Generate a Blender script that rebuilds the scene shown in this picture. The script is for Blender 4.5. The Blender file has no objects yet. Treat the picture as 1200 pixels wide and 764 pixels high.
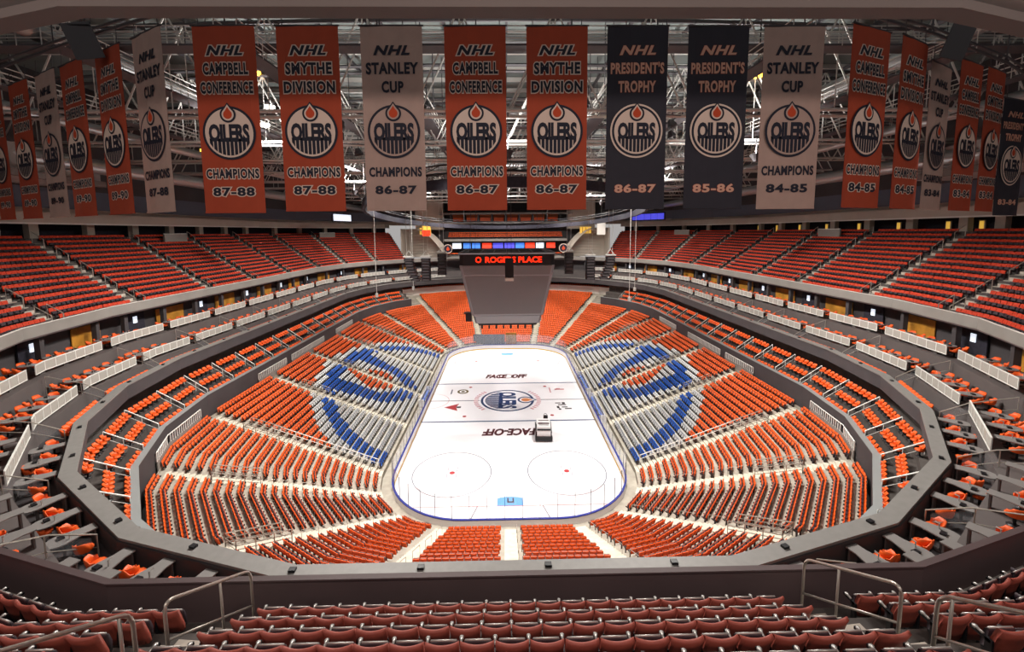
import bpy, math, random
import numpy as np
from mathutils import Matrix, Vector
random.seed(7); rng = np.random.default_rng(7)
C = bpy.context.scene.collection
SC = bpy.context.scene

# ------------------------------------------------------------------ camera, world, exposure
CAM = np.array([-0.323, -67.573, 28.032]); YAW, PITCH, ROLL, FPX, PYC = 0.01694, 0.09895, -0.0075, 490.82, 320.0
fw = np.array([math.sin(YAW)*math.cos(PITCH), math.cos(YAW)*math.cos(PITCH), -math.sin(PITCH)])
rt = np.array([math.cos(YAW), -math.sin(YAW), 0.0]); up_ = np.cross(rt, fw)
r2 = rt*math.cos(ROLL)+up_*math.sin(ROLL); u2 = -rt*math.sin(ROLL)+up_*math.cos(ROLL)
cd = bpy.data.cameras.new('camera'); cam = bpy.data.objects.new('camera', cd); C.objects.link(cam)
cam.matrix_world = Matrix(((r2[0], u2[0], -fw[0], CAM[0]), (r2[1], u2[1], -fw[1], CAM[1]), (r2[2], u2[2], -fw[2], CAM[2]), (0, 0, 0, 1)))
cd.sensor_width = 36.0; cd.sensor_fit = 'HORIZONTAL'; cd.lens = 36.0*FPX/1200.0
cd.shift_y = (PYC-382.0)/1200.0; cd.clip_start = 0.05; cd.clip_end = 500
SC.camera = cam
W = bpy.data.worlds.new('world'); SC.world = W; W.use_nodes = True
W.node_tree.nodes['Background'].inputs[0].default_value = (1.0, 0.96, 0.94, 1)
W.node_tree.nodes['Background'].inputs[1].default_value = 0.36
SC.view_settings.view_transform = 'Standard'; SC.view_settings.look = 'None'
SC.view_settings.exposure = 0.15; SC.view_settings.gamma = 1.0; SC.view_settings.use_curve_mapping = False
SC.cycles.max_bounces = 5; SC.cycles.diffuse_bounces = 3; SC.cycles.transparent_max_bounces = 16
SC.cycles.use_denoising = True
P_ICE, P_STAND, P_ROOF, P_NEAR_FILL = 4200.0, 15500.0, 9500.0, 1300.0    # lamp powers (rink lamps, stand lamps, added roof uplights, added near fill lamps)

def projpx(P):
    D = np.atleast_2d(P)-CAM; d = D@fw
    return 600+FPX*(D@r2)/d, PYC-FPX*(D@u2)/d, d

# ------------------------------------------------------------------ materials
def lin(h):
    h = h.lstrip('#'); c = [int(h[i:i+2], 16)/255 for i in (0, 2, 4)]
    return tuple(x/12.92 if x <= .04045 else ((x+.055)/1.055)**2.4 for x in c)
MATS = {}
def mat(name, hexc, rough=.6, metal=0.0, var=0.0, scale=3.0, emit=0.0, bump=0.0, trans=0.0, spec=.4):
    if name in MATS: return MATS[name]
    m = bpy.data.materials.new(name); m.use_nodes = True; nt = m.node_tree; b = nt.nodes['Principled BSDF']
    c = lin(hexc); b.inputs['Base Color'].default_value = (*c, 1); b.inputs['Roughness'].default_value = rough
    b.inputs['Metallic'].default_value = metal; b.inputs['Specular IOR Level'].default_value = spec
    if var > 0 or bump > 0:
        tc = nt.nodes.new('ShaderNodeTexCoord'); n = nt.nodes.new('ShaderNodeTexNoise'); n.inputs['Scale'].default_value = scale; n.inputs['Detail'].default_value = 5
        nt.links.new(tc.outputs['Object'], n.inputs['Vector'])
        if var > 0:
            r = nt.nodes.new('ShaderNodeValToRGB'); r.color_ramp.elements[0].position = .3; r.color_ramp.elements[1].position = .7
            r.color_ramp.elements[0].color = (*[max(0, x*(1-var)) for x in c], 1); r.color_ramp.elements[1].color = (*[min(1, x*(1+var)) for x in c], 1)
            nt.links.new(n.outputs['Fac'], r.inputs['Fac']); nt.links.new(r.outputs['Color'], b.inputs['Base Color'])
        if bump > 0:
            bp = nt.nodes.new('ShaderNodeBump'); bp.inputs['Strength'].default_value = bump
            nt.links.new(n.outputs['Fac'], bp.inputs['Height']); nt.links.new(bp.outputs['Normal'], b.inputs['Normal'])
    if emit > 0:
        b.inputs['Emission Color'].default_value = (*c, 1); b.inputs['Emission Strength'].default_value = emit
    if trans > 0:
        b.inputs['Alpha'].default_value = 1-trans
    MATS[name] = m; return m
M_ICE = mat('ice', '#eceaee', .25, var=.015, scale=.25)
M_WHITE = mat('white_board', '#e8e8ea', .4); M_YEL = mat('yellow_kick', '#d9b23a', .5); M_CAPB = mat('blue_cap', '#27348f', .4)
M_GLASS = mat('rink_glass', '#dfeaf2', .05, trans=.86); M_GPOST = mat('glass_post', '#4c4e55', .4, .2)
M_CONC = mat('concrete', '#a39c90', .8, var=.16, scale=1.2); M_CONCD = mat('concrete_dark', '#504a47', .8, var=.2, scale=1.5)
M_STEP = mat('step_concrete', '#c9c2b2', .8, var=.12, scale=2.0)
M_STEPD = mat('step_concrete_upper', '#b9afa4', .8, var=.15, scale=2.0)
M_OR = mat('orange_plastic', '#e0581a', .5, var=.12, scale=1.1); M_BLUE = mat('blue_plastic', '#2560c0', .5); M_WSEAT = mat('white_plastic', '#d4d6d6', .5)
M_RED = mat('red_fabric', '#bd381c', .75, var=.12, scale=1.3)
M_REDN = mat('red_fabric_dim', '#9c4a3d', .55, var=.12, scale=9, bump=.05)  # same seat red, browned: dim foreground light put into the colour
M_UND = mat('seat_underside', '#382d33', .5); M_BLK = mat('black_plastic', '#17161a', .45); M_SILV = mat('silver_cap', '#b9b6b2', .35, .5)
M_RAIL = mat('steel_rail', '#b9b2a8', .35, .6); M_WRAIL = mat('white_rail', '#e2e2dd', .4)
M_FAS = mat('fascia_grey', '#85817c', .6, var=.08, scale=.5); M_FASW = mat('fascia_edge', '#d6d3cd', .5)
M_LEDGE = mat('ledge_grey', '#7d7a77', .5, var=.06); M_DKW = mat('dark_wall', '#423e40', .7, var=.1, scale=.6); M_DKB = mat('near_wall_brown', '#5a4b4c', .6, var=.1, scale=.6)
M_SUITE = mat('suite_front', '#5a5352', .7, var=.08, scale=.7); M_PANEL = mat('mesh_panel', '#a5a19a', .6, var=.1, scale=20)
M_CTR = mat('counter_grey', '#7f7b79', .4); M_GOLD = mat('gold_brown', '#b07a2c', .5, var=.35, scale=.8); M_CURT = mat('dark_curtain', '#25232e', .8, var=.3, scale=4)
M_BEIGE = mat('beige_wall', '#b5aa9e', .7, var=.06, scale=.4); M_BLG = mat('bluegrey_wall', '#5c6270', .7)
M_STEEL = mat('roof_steel', '#c4c2bd', .5, .2); M_STEELD = mat('dark_steel', '#4a474a', .6, .2); M_DUCT = mat('duct_metal', '#a8a9aa', .3, .7)
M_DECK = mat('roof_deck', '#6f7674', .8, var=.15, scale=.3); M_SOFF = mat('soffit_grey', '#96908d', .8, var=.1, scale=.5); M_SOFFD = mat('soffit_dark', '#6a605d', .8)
M_SCR = mat('scoreboard_screen', '#6f6c6d', .35, var=.02, scale=.5); M_SCRF = mat('scoreboard_frame', '#8f9093', .4, .3); M_SCRD = mat('scoreboard_dark', '#1e1c20', .5)
M_LED = mat('led_red', '#ff2a0c', .5, emit=1.6); M_LAMPW = mat('lamp_white', '#fff6ea', .5, emit=6.0); M_LAMPY = mat('lamp_yellow', '#ffb63a', .5, emit=5.0)
M_GLOWY = mat('lit_doorway', '#e8b64a', .5, emit=.6); M_TV = mat('lit_screen', '#e8f2ff', .5, emit=.8); M_TVB = mat('blue_screen', '#3f78d8', .5, emit=.8); M_TVR = mat('red_screen', '#e33a22', .5, emit=.9)
M_LEDB = mat('led_blue', '#4a4ad0', .5, emit=.8); M_DOORY = mat('lit_room', '#c88c32', .6, emit=.16)
M_BOR = mat('banner_orange', '#a84429', .8, var=.05, scale=2); M_BWH = mat('banner_white', '#b3978c', .8, var=.05, scale=2); M_BNV = mat('banner_navy', '#2f2d36', .8, var=.06, scale=2)
M_NAVY = mat('navy_print', '#1b1b2b', .7); M_CREAM = mat('cream_print', '#dcc3b4', .7); M_DROP = mat('orange_print', '#c0431c', .7); M_PORG = mat('peach_print', '#d5a48d', .7)
M_INAVY = mat('ice_navy', '#1d3a66', .4); M_IOR = mat('ice_orange', '#d98a58', .4); M_IRED = mat('ice_red', '#a8353a', .4); M_IPINK = mat('ice_pink', '#c98a93', .4)
M_IBLUE = mat('ice_blue_line', '#3f5478', .4); M_ICR = mat('ice_crease', '#5aa0dd', .4); M_IGREY = mat('ice_grey', '#6f717d', .4); M_IBLK = mat('ice_black', '#26242a', .4); M_IMAR = mat('ice_maroon', '#43141c', .4); M_IGOLD = mat('ice_gold', '#5e5128', .4)
M_TYRE = mat('tyre', '#141414', .8); M_MACHW = mat('machine_white', '#e9e9ea', .35); M_AMB = mat('amber_wood', '#d8a35a', .6)

# ------------------------------------------------------------------ mesh building
class MB:
    def __init__(s): s.v = []; s.f = []; s.m = []
    def add(s, v, f, mi=0):
        o = len(s.v); s.v.extend([tuple(map(float, p)) for p in v]); s.f.extend([tuple(i+o for i in q) for q in f]); s.m.extend([mi]*len(f)); return s
    def obox(s, o, a, b, c, mi=0):
        o, a, b, c = map(np.asarray, (o, a, b, c))
        v = [o+i*a+j*b+k*c for k in (0, 1) for j in (0, 1) for i in (0, 1)]
        return s.add(v, [(0, 2, 3, 1), (4, 5, 7, 6), (0, 1, 5, 4), (2, 6, 7, 3), (0, 4, 6, 2), (1, 3, 7, 5)], mi)
    def box(s, cx, cy, cz, sx, sy, sz, mi=0, rot=0.0):
        c, n = math.cos(rot), math.sin(rot); a = np.array([c*sx, n*sx, 0]); b = np.array([-n*sy, c*sy, 0]); k = np.array([0, 0, sz])
        return s.obox(np.array([cx, cy, cz])-a/2-b/2-k/2, a, b, k, mi)
    def tube(s, pts, r, n=6, mi=0, r1=None):
        pts = [np.asarray(p, float) for p in pts]; rings = []
        for i, p in enumerate(pts):
            t = pts[min(i+1, len(pts)-1)]-pts[max(i-1, 0)]; t = t/(np.linalg.norm(t)+1e-9)
            a = np.cross(t, [0, 0, 1] if abs(t[2]) < .9 else [1, 0, 0]); a /= np.linalg.norm(a); b = np.cross(t, a)
            rr = r if r1 is None else r+(r1-r)*i/(len(pts)-1)
            rings.append([p+rr*(math.cos(q)*a+math.sin(q)*b) for q in np.arange(n)*2*math.pi/n])
        v = [q for R_ in rings for q in R_]; f = []
        for i in range(len(pts)-1):
            for j in range(n): f.append((i*n+j, i*n+(j+1) % n, (i+1)*n+(j+1) % n, (i+1)*n+j))
        f.append(tuple(range(n))[::-1]); f.append(tuple((len(pts)-1)*n+j for j in range(n)))
        return s.add(v, f, mi)
    def prism(s, poly, h, mi=0, M=None):
        n = len(poly); v = [np.array([x, y, 0.0]) for x, y in poly]+[np.array([x, y, h]) for x, y in poly]
        if M is not None: v = [M(p) for p in v]
        return s.add(v, [tuple(range(n))[::-1], tuple(range(n, 2*n))]+[(i, (i+1) % n, n+(i+1) % n, n+i) for i in range(n)], mi)
    def grid(s, rows, mi=0, close=False):
        nr, nc = len(rows), len(rows[0]); f = []
        for i in range(nr-1):
            for j in range(nc-1): f.append((i*nc+j, i*nc+j+1, (i+1)*nc+j+1, (i+1)*nc+j))
        if close:
            for j in range(nc-1): f.append(((nr-1)*nc+j, (nr-1)*nc+j+1, j+1, j))
        return s.add([p for r in rows for p in r], f, mi)
    def build(s, name, mats, parent=None, loc=None, rot=0.0, smooth=False):
        me = bpy.data.meshes.new(name); me.from_pydata(s.v, [], s.f)
        for m in (mats if isinstance(mats, (list, tuple)) else [mats]): me.materials.append(m)
        if any(s.m): me.polygons.foreach_set('material_index', s.m)
        if smooth: me.polygons.foreach_set('use_smooth', [True]*len(s.f))
        me.update(); return link(name, me, parent, loc, rot)
def link(name, me, parent=None, loc=None, rot=0.0):
    o = bpy.data.objects.new(name, me); C.objects.link(o)
    if parent is not None: o.parent = parent
    if loc is not None: o.location = loc
    o.rotation_euler = (0, 0, rot); return o
def tag(o, label=None, cat=None, group=None, kind=None):
    if label: o['label'] = label
    if cat: o['category'] = cat
    if group: o['group'] = group
    if kind: o['kind'] = kind
    return o
def thing(name, label, cat, loc=(0, 0, 0), rot=0.0, group=None):
    return tag(link(name, None, None, loc, rot), label, cat, group)
def struct(o, label, cat='structure'): return tag(o, label, cat, kind='structure')
KIDS = {}
def copy_thing(src, kids, loc, rot, label, group=None):
    c = src.copy(); C.objects.link(c); c.location = loc; c.rotation_euler = (0, 0, rot); c['label'] = label
    if group: c['group'] = group
    for k in kids:
        q = k.copy(); C.objects.link(q); q.parent = c
    return c
ORD = ['zeroth', 'first', 'second', 'third', 'fourth', 'fifth', 'sixth', 'seventh', 'eighth', 'ninth', 'tenth', 'eleventh', 'twelfth', 'thirteenth', 'fourteenth', 'fifteenth', 'sixteenth', 'seventeenth', 'eighteenth', 'nineteenth', 'twentieth']
def ordn(n):
    if n <= 20: return ORD[n]
    t = {2: 'twenty', 3: 'thirty', 4: 'forty', 5: 'fifty', 6: 'sixty', 7: 'seventy', 8: 'eighty', 9: 'ninety'}
    if n < 100: return t[n//10]+('-'+ORD[n % 10] if n % 10 else 'th')[0:] if n % 10 else t[n//10][:-1]+'ieth'
    return str(n)+'th'

# ------------------------------------------------------------------ bowl plan: concentric faceted ring, offset d from the boards
HX, HY, RC = 12.95-8.5, 30.48-8.5, 8.5
ANG = [8, 24, 40.4, 56.8, 71.5, 87]
def V(i, d):
    i %= 24; c, j = divmod(i, 6); a = math.radians(ANG[j] if c in (0, 2) else ANG[5-j])
    r = RC+d; sx = 1 if c < 2 else -1; sy = -1 if c in (0, 3) else 1
    return np.array([sx*(HX+r*math.sin(a)), sy*(HY+r*math.cos(a))])
def R(k, d):
    i = math.floor(k); t = k-i; return V(i, d)*(1-t)+V(i+1, d)*t if t > 1e-9 else V(i, d)
def seg_out(k):
    i = math.floor(k+1e-9); a, b = V(i, 20), V(i+1, 20); t = (b-a)/np.linalg.norm(b-a); return t, np.array([t[1], -t[0]])
def kpts(a, b):
    ks = [a]+[float(i) for i in range(math.floor(a+1e-6)+1, math.ceil(b-1e-6))]+[b]; return ks
def tw(y): return 0.55*min(1.0, max(0.0, (y+56)/24))       # the upper deck rises a little away from the near end
def RP(k, d, z, t=False):
    p = R(k, d); return np.array([p[0], p[1], z+(tw(p[1]) if t else 0)])
def strip(mb, prof, k0, k1, mi=0, close=False, t=False, caps=False):
    ks = kpts(k0, k1); n = len(ks)
    rows = [[RP(k, d, z, t) for k in ks] for d, z in prof]; o = len(mb.v); mb.grid(rows, mi, close)
    if caps and close:
        mb.f.append(tuple(o+i*n for i in range(len(prof)))); mb.f.append(tuple(o+i*n+n-1 for i in range(len(prof)))); mb.m += [mi, mi]
    return mb
def rect(d0, d1, z0, z1): return [(d0, z0), (d1, z0), (d1, z1), (d0, z1)]

# ------------------------------------------------------------------ tier numbers
L_D0, L_P, L_N, L_NF, L_Z0, L_R = 1.4, .815, 22, 28, .95, .34       # lower bowl: first row offset, pitch, rows, rows at the far end, first floor, rise
def lz(i): return L_Z0+L_R*i
U_D0, U_P, U_N, U_Z0, U_R = 28.75, .80, 14, 19.35, .553             # upper bowl
def uz(i): return U_Z0+U_R*i
FAR0, FAR1 = 8.6, 14.4
def mir(a): return 23-a
LA_R = [.2, 1.8, 3.45, 5, 5.26, 5.5, 5.75, 6, 7.3, 9.1, 10.8]
LA = sorted([-.5]+LA_R+[mir(a) for a in LA_R]+[23.5])               # from near centre round to near centre
yk = lambda y: 5+(y+22)/44
yku = lambda y: 5+(y+24.2)/48.4
UA_R = [1.6, 3.2, 4.42, yku(-20.), yku(-8.), yku(2.5), yku(14), 6.2, 7.2, 8.2]
UA = [-.175]+sorted(UA_R+[mir(a) for a in UA_R])+[23.175]
UF0, UF1 = 9.1, 13.9

# ------------------------------------------------------------------ concrete bowls, floors, walls (the setting)
def stairs_profile(d0, p, n, zf, zend):
    pr = [(d0-.02, zf(0)-.55)]
    for i in range(n): pr += [(d0+i*p, zf(i)), (d0+(i+1)*p, zf(i))]
    return pr+[(d0+n*p, zend)]
mb = MB(); strip(mb, stairs_profile(L_D0, L_P, L_N, lz, lz(L_N)), FAR1, 24+FAR0); struct(mb.build('floor_lower_bowl', M_CONC), 'stepped concrete floor of the lower bowl')
mb = MB(); strip(mb, stairs_profile(L_D0, L_P, L_NF, lz, lz(L_NF)+.3), FAR0, FAR1); struct(mb.build('floor_far_lower_bowl', M_CONC), 'stepped concrete floor of the far end lower bowl')
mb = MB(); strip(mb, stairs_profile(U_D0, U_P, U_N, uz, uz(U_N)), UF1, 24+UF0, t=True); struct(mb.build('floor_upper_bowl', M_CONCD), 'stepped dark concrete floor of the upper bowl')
mb = MB(); mb.box(0, 0, -.35, 140, 190, .3); struct(mb.build('floor', M_CONCD), 'ground slab under the whole arena')
# apron between boards and first row
mb = MB(); strip(mb, [(.25, -.2), (.25, .38), (L_D0, .4)], 0, 24); struct(mb.build('floor_apron', M_CONC), 'concrete apron between rink boards and the first row')

# parapet above the lower bowl and the seating tier behind it
R1D, R1Z = 19.55, 10.75
mb = MB(); strip(mb, [(R1D, lz(L_N)-1.2), (R1D, R1Z), (R1D+.35, R1Z), (R1D+.35, 10.0)], FAR1, 24+FAR0)
struct(mb.build('wall_lower_parapet', M_DKW), 'dark parapet wall above the lower bowl')
mb = MB(); strip(mb, rect(R1D-.06, R1D+.42, R1Z+.004, R1Z+.07), FAR1, 24+FAR0, close=True); struct(mb.build('trim_1', mat('parapet_cap', '#8a8d8d', .5)), 'pale cap along the lower parapet')
TD = [(R1D+.35, 10.15), (20.9, 10.15), (20.9, 11.0), (21.95, 11.0), (21.95, 11.85), (23.6, 11.85), (23.6, 13.5)]
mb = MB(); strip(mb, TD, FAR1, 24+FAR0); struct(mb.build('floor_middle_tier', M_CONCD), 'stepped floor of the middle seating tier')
R2D, R2Z = 22.0, 15.0
mb = MB(); strip(mb, [(23.6, 13.7), (R2D, 13.7), (R2D, R2Z-.12), (R2D+.7, R2Z-.12), (R2D+.7, 13.9), (24.35, 13.9)], 0, 24)
struct(mb.build('trim_9', M_DKW), 'dark fascia under the broad grey ledge')
mb = MB(); strip(mb, rect(R2D-.1, R2D+.62, R2Z-.116, R2Z), 0, 24, close=True); ledge = struct(mb.build('trim_2', M_LEDGE), 'broad grey ledge running around the suite tier')
# suite tiers
S1D, S1Z = 24.4, 16.1; S2D, S2Z = 27.2, 17.75
mb = MB(); strip(mb, [(24.35, 13.9), (24.35, 14.95), (26.95, 14.95), (26.95, 16.6), (30.6, 16.6)], 0, 24); struct(mb.build('floor_suite_tier', M_SUITE), 'floors and dark front walls of the suite tier')
mb = MB(); strip(mb, [(30.6, 16.6), (30.6, 19.5)], 0, 24); struct(mb.build('wall_suite_back', M_DKW), 'dark back wall of the suites')
# upper deck fascia, soffit, near wall
mb = MB(); strip(mb, [(30.7, 19.3), (28.7, 18.95), (28.3, 19.05), (28.3, 20.0)], 0, 24, t=True); struct(mb.build('wall_upper_fascia', M_FAS), 'grey fascia and soffit of the upper deck')
mb = MB(); strip(mb, rect(28.25, 28.42, 20.0, 20.05), 2.5, 20.5, close=True, t=True); struct(mb.build('trim_3', M_FASW), 'pale edge along the top of the upper deck fascia')
mb = MB(); strip(mb, [(28.38, 20.0), (28.42, 18.9)], 0, 24, t=True); mb2 = MB(); strip(mb2, rect(28.27, 28.42, 20.0, 20.04), 20.5, 26.5, close=True, t=True); struct(mb2.build('trim_10', M_DKB), 'brown cap of the parapet before the camera'); struct(mb.build('wall_upper_parapet', M_DKB), 'brown inner face of the upper deck parapet')
# concourse behind the top row
TOPZ = uz(U_N)
mb = MB()
for q in ((2.5, UF0), (UF1, 20.5)): strip(mb, [(U_D0+U_N*U_P, TOPZ), (43.6, TOPZ), (43.6, 29.0)], *q, t=True)
struct(mb.build('wall_concourse', M_CURT), 'dark curtained wall behind the top concourse')
mb = MB()
for q in ((2.5, UF0), (UF1, 20.5)): strip(mb, [(43.6, 28.95), (40.6, 28.75), (40.5, 28.75), (40.5, 30.1), (41.6, 30.1)], *q, t=True)
struct(mb.build('wall_soffit_band', M_BEIGE), 'pale beige ceiling band above the top concourse')
mb = MB()
for q in ((2.5, UF0), (UF1, 20.5)): strip(mb, [(40.46, 28.72), (40.46, 28.9)], *q, t=True)
struct(mb.build('trim_4', M_FASW), 'bright lower edge of the beige ceiling band')
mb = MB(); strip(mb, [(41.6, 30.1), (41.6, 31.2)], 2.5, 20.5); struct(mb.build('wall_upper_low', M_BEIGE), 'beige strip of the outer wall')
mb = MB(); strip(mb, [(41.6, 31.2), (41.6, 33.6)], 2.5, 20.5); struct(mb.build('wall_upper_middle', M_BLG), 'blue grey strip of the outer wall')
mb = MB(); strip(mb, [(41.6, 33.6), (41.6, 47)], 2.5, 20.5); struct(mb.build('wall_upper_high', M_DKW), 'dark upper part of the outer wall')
mb = MB(); mb.box(0, 6, 47.1, 120, 140, .3); struct(mb.build('ceiling', M_DECK), 'grey metal roof deck')
# big soffit beam over the near end
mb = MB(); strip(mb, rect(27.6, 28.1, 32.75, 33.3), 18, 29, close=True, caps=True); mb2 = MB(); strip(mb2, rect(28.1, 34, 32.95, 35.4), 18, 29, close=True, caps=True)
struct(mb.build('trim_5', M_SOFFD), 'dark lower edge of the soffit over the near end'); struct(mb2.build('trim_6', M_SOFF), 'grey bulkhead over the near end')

# stairs in the aisles
def aisle(k, d0, p, n, zf, m, name, lab, t=False, hw=.55):
    mb = MB(); tt, n_ = seg_out(k-1e-6 if abs(k-round(k)) < 1e-6 else k)
    for i in range(n):
        for h in (0, 1):
            if i == n-1 and h == 1: break
            d = d0+(i+.5*h)*p+(0.02 if h == 0 else 0); z = zf(i)+.5*h*(zf(i+1)-zf(i)); a = R(k, d); b = R(k, d0+(i+.5*(h+1))*p)
            n2 = (b-a)/np.linalg.norm(b-a); s = np.array([n2[1], -n2[0]])
            e = tw(a[1]) if t else 0
            hs = .5*(zf(1)-zf(0)); mb.obox([*(a-n2*.03-s*hw), z+.012+e-hs], [*(2*hw*s), 0], [*(b-a), 0], [0, 0, hs])
    o = mb.build(name, m); return struct(o, lab)
for k in LA[:-1]:
    far = FAR0 < k % 24 < FAR1
    aisle(k, L_D0, L_P, L_NF if far else L_N, lz, M_STEP, 'stairs_lower_aisle', 'pale concrete steps of a lower bowl aisle')
for k in UA:
    aisle(k, U_D0+.2, U_P, U_N, uz, M_STEPD, 'stairs_upper_aisle', 'concrete steps of an upper bowl aisle', True, .6)

# ------------------------------------------------------------------ lettering and emblem
TXT = {}
def text_mesh(body, offset=0.0, shear=0.0, spacing=1.0):
    key = (body, offset, shear, spacing)
    if key not in TXT:
        cu = bpy.data.curves.new('lettering', 'FONT'); cu.body = body; cu.size = 1.0; cu.offset = offset; cu.shear = shear; cu.space_character = spacing; cu.resolution_u = 3
        cu.align_x = 'CENTER'; cu.extrude = 0.0
        o = bpy.data.objects.new('lettering', cu); C.objects.link(o); bpy.context.view_layer.update()
        me = bpy.data.meshes.new_from_object(o.evaluated_get(bpy.context.evaluated_depsgraph_get()))
        v = np.array([p.co[:] for p in me.vertices]); f = [tuple(p.vertices) for p in me.polygons]
        bpy.data.objects.remove(o); bpy.data.curves.remove(cu); bpy.data.meshes.remove(me); TXT[key] = (v, f)
    return TXT[key]
def put_text(mb, body, w, h, M, mi=0, offset=0.0, shear=0.0, fit=None, spacing=1.0):
    # fit to box w x h (measured on the un-outlined lettering); M maps (x, y, 0) to 3D
    v0, _ = text_mesh(body, 0.02 if fit is None else fit, shear, spacing); v, f = text_mesh(body, offset, shear, spacing)
    lo, hi = v0.min(0), v0.max(0); c = (lo+hi)/2; s = np.array([w/(hi[0]-lo[0]), h/(hi[1]-lo[1])])
    q = [(M((p[0]-c[0])*s[0], (p[1]-c[1])*s[1])) for p in v]; mb.add(q, f, mi)
def circ(r, n=40, a0=0, a1=2*math.pi): return [(r*math.cos(a), r*math.sin(a)) for a in np.linspace(a0, a1, n, endpoint=(a1-a0) < 6.28)]
def ringpoly(mb, r0, r1, M, mi, n=48, a0=0.0, a1=2*math.pi):
    aa = np.linspace(a0, a1, n+1); mb.grid([[M(r0*math.cos(a), r0*math.sin(a)) for a in aa], [M(r1*math.cos(a), r1*math.sin(a)) for a in aa]], mi)
def poly(mb, pts, M, mi): mb.add([M(x, y) for x, y in pts], [tuple(range(len(pts)))], mi)
def teardrop(s, cx, cy, tip, n=24):
    pts = [(cx+s*math.cos(a), cy+s*math.sin(a)) for a in np.linspace(math.radians(150), math.radians(390), n)]
    return pts+[(cx+s*.42, cy+s*.5+(tip-cy-s*.5)*.45), (cx, tip), (cx-s*.42, cy+s*.5+(tip-cy-s*.5)*.45)]
def emblem(mb, r, L, dk, cr, dr, text='OILERS'):
    # L(layer) gives a map (x, y) -> 3D for that layer; unit radius r; materials: dark ring, light field, drop
    S = lambda q: (lambda x, y: L(q)(x*r, y*r))
    poly(mb, circ(1.0, 48), S(1), dk); poly(mb, circ(.91, 48), S(2), cr)
    poly(mb, teardrop(.30, 0, .68, 1.12), S(5), dk); poly(mb, teardrop(.225, 0, .68, 1.05), S(6), cr); poly(mb, teardrop(.165, 0, .68, .96), S(7), dr)
    put_text(mb, text, 1.5, .62, lambda x, y: S(4)(x, y+.0), dk, offset=.05, spacing=.95)
    xs = np.linspace(-.77, .77, 11)
    for i in range(10):
        a, b = xs[i]+.018, xs[i+1]-.018; y0 = -.26; R_ = .84
        ya, yb = -math.sqrt(max(0, R_*R_-a*a)), -math.sqrt(max(0, R_*R_-b*b))
        if ya < y0 or yb < y0: poly(mb, [(a, y0+.03), (b, y0+.03), (b, min(y0, yb)), (a, min(y0, ya))], S(3), dk)
    poly(mb, [(-.76, -.2), (.76, -.2), (.74, -.3), (-.74, -.3)], S(3), dk)

# ------------------------------------------------------------------ the rink
mb = MB(); z0 = 0.0
def rinkpath(off=0.0, n=12):
    pts = []
    for cx, cy, a0 in ((HX, -HY, -90), (HX, HY, 0), (-HX, HY, 90), (-HX, -HY, 180)):
        for a in np.radians(np.linspace(a0, a0+90, n+1)): pts.append((cx+(RC+off)*math.cos(a), cy+(RC+off)*math.sin(a)))
    return pts
PP = rinkpath(.05, 14); mb.add([(x, y, 0) for x, y in PP], [tuple(range(len(PP)))], 0)
mb.add([(x, y, -.2) for x, y in PP]+[(x, y, 0) for x, y in PP], [(i, (i+1) % len(PP), len(PP)+(i+1) % len(PP), len(PP)+i) for i in range(len(PP))], 0)
IM = [M_ICE, M_IRED, M_IBLUE, M_ICR, M_IPINK, M_IBLK, M_IMAR, M_IGOLD, M_INAVY, M_IOR, M_IGREY]
G = lambda z: (lambda x, y: (x, y, z))
def irect(x0, x1, y0, y1, mi, z=.006): poly(mb, [(x0, y0), (x1, y0), (x1, y1), (x0, y1)], G(z), mi)
for s in (-1, 1):
    irect(-12.9, 12.9, s*7.77-.17, s*7.77+.17, 2); gx = 12.2; irect(-gx, gx, s*27.13-.04, s*27.13+.04, 1)
    for x in (-6.71, 6.71):
        F = (lambda x0, y0, z: (lambda x, y: (x0+x, y0+y, z)))(x, s*21.03, .007)
        ringpoly(mb, 4.5, 4.63, F, 4 if s > 0 else 10); poly(mb, circ(.32, 20), F, 1)
        for sx in (-1, 1):
            for sy in (-1, 1):
                for (ax, ay, bx, by) in ((.45, .28, 1.7, .36), (.5, .36, .58, 1.25)):
                    poly(mb, [(sx*ax, sy*ay), (sx*bx, sy*ay), (sx*bx, sy*by), (sx*ax, sy*by)], F, 10)
            for sy in (-1, 1): poly(mb, [(sx*4.63, sy*.9), (sx*5.2, sy*.9), (sx*5.2, sy*.98), (sx*4.63, sy*.98)], F, 4)
        F2 = (lambda x0, y0, z: (lambda x, y: (x0+x, y0+y, z)))(x, s*6.0, .007); poly(mb, circ(.3, 20), F2, 1)
    # crease
    F = (lambda s: (lambda x, y: (x, s*27.1-s*y, .008)))(s); cr = [(-1.35, 0), (-1.35, 1.2)]+[(1.83*math.sin(a), 1.2+.85*(math.cos(a)-math.cos(.83))) for a in np.linspace(-.8, .8, 9)]+[(1.35, 1.2), (1.35, 0)]
    poly(mb, cr, F, 3)
    if s < 0:
        F3 = lambda x, y: (x+.05, -27.1+y, .010)
        for q in ((-.36, .55, -.2, 1.25), (.2, .55, .36, 1.25), (-.36, .45, .36, .7)): poly(mb, [(q[0], q[1]), (q[2], q[1]), (q[2], q[3]), (q[0], q[3])], F3, 5)
        for sx in (-1, 1): poly(mb, [(sx*3.3, -27.15), (sx*3.42, -27.15), (sx*4.35, -30.3), (sx*4.2, -30.3)], G(.006), 10)
irect(-12.9, -4.7, -.12, .12, 10); irect(4.7, 12.9, -.12, .12, 10)
# referee arc at left boards
ringpoly(mb, 3.0, 3.08, lambda x, y: (-12.9+x, y, .006), 4, 20, -math.pi/2, math.pi/2)
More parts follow.
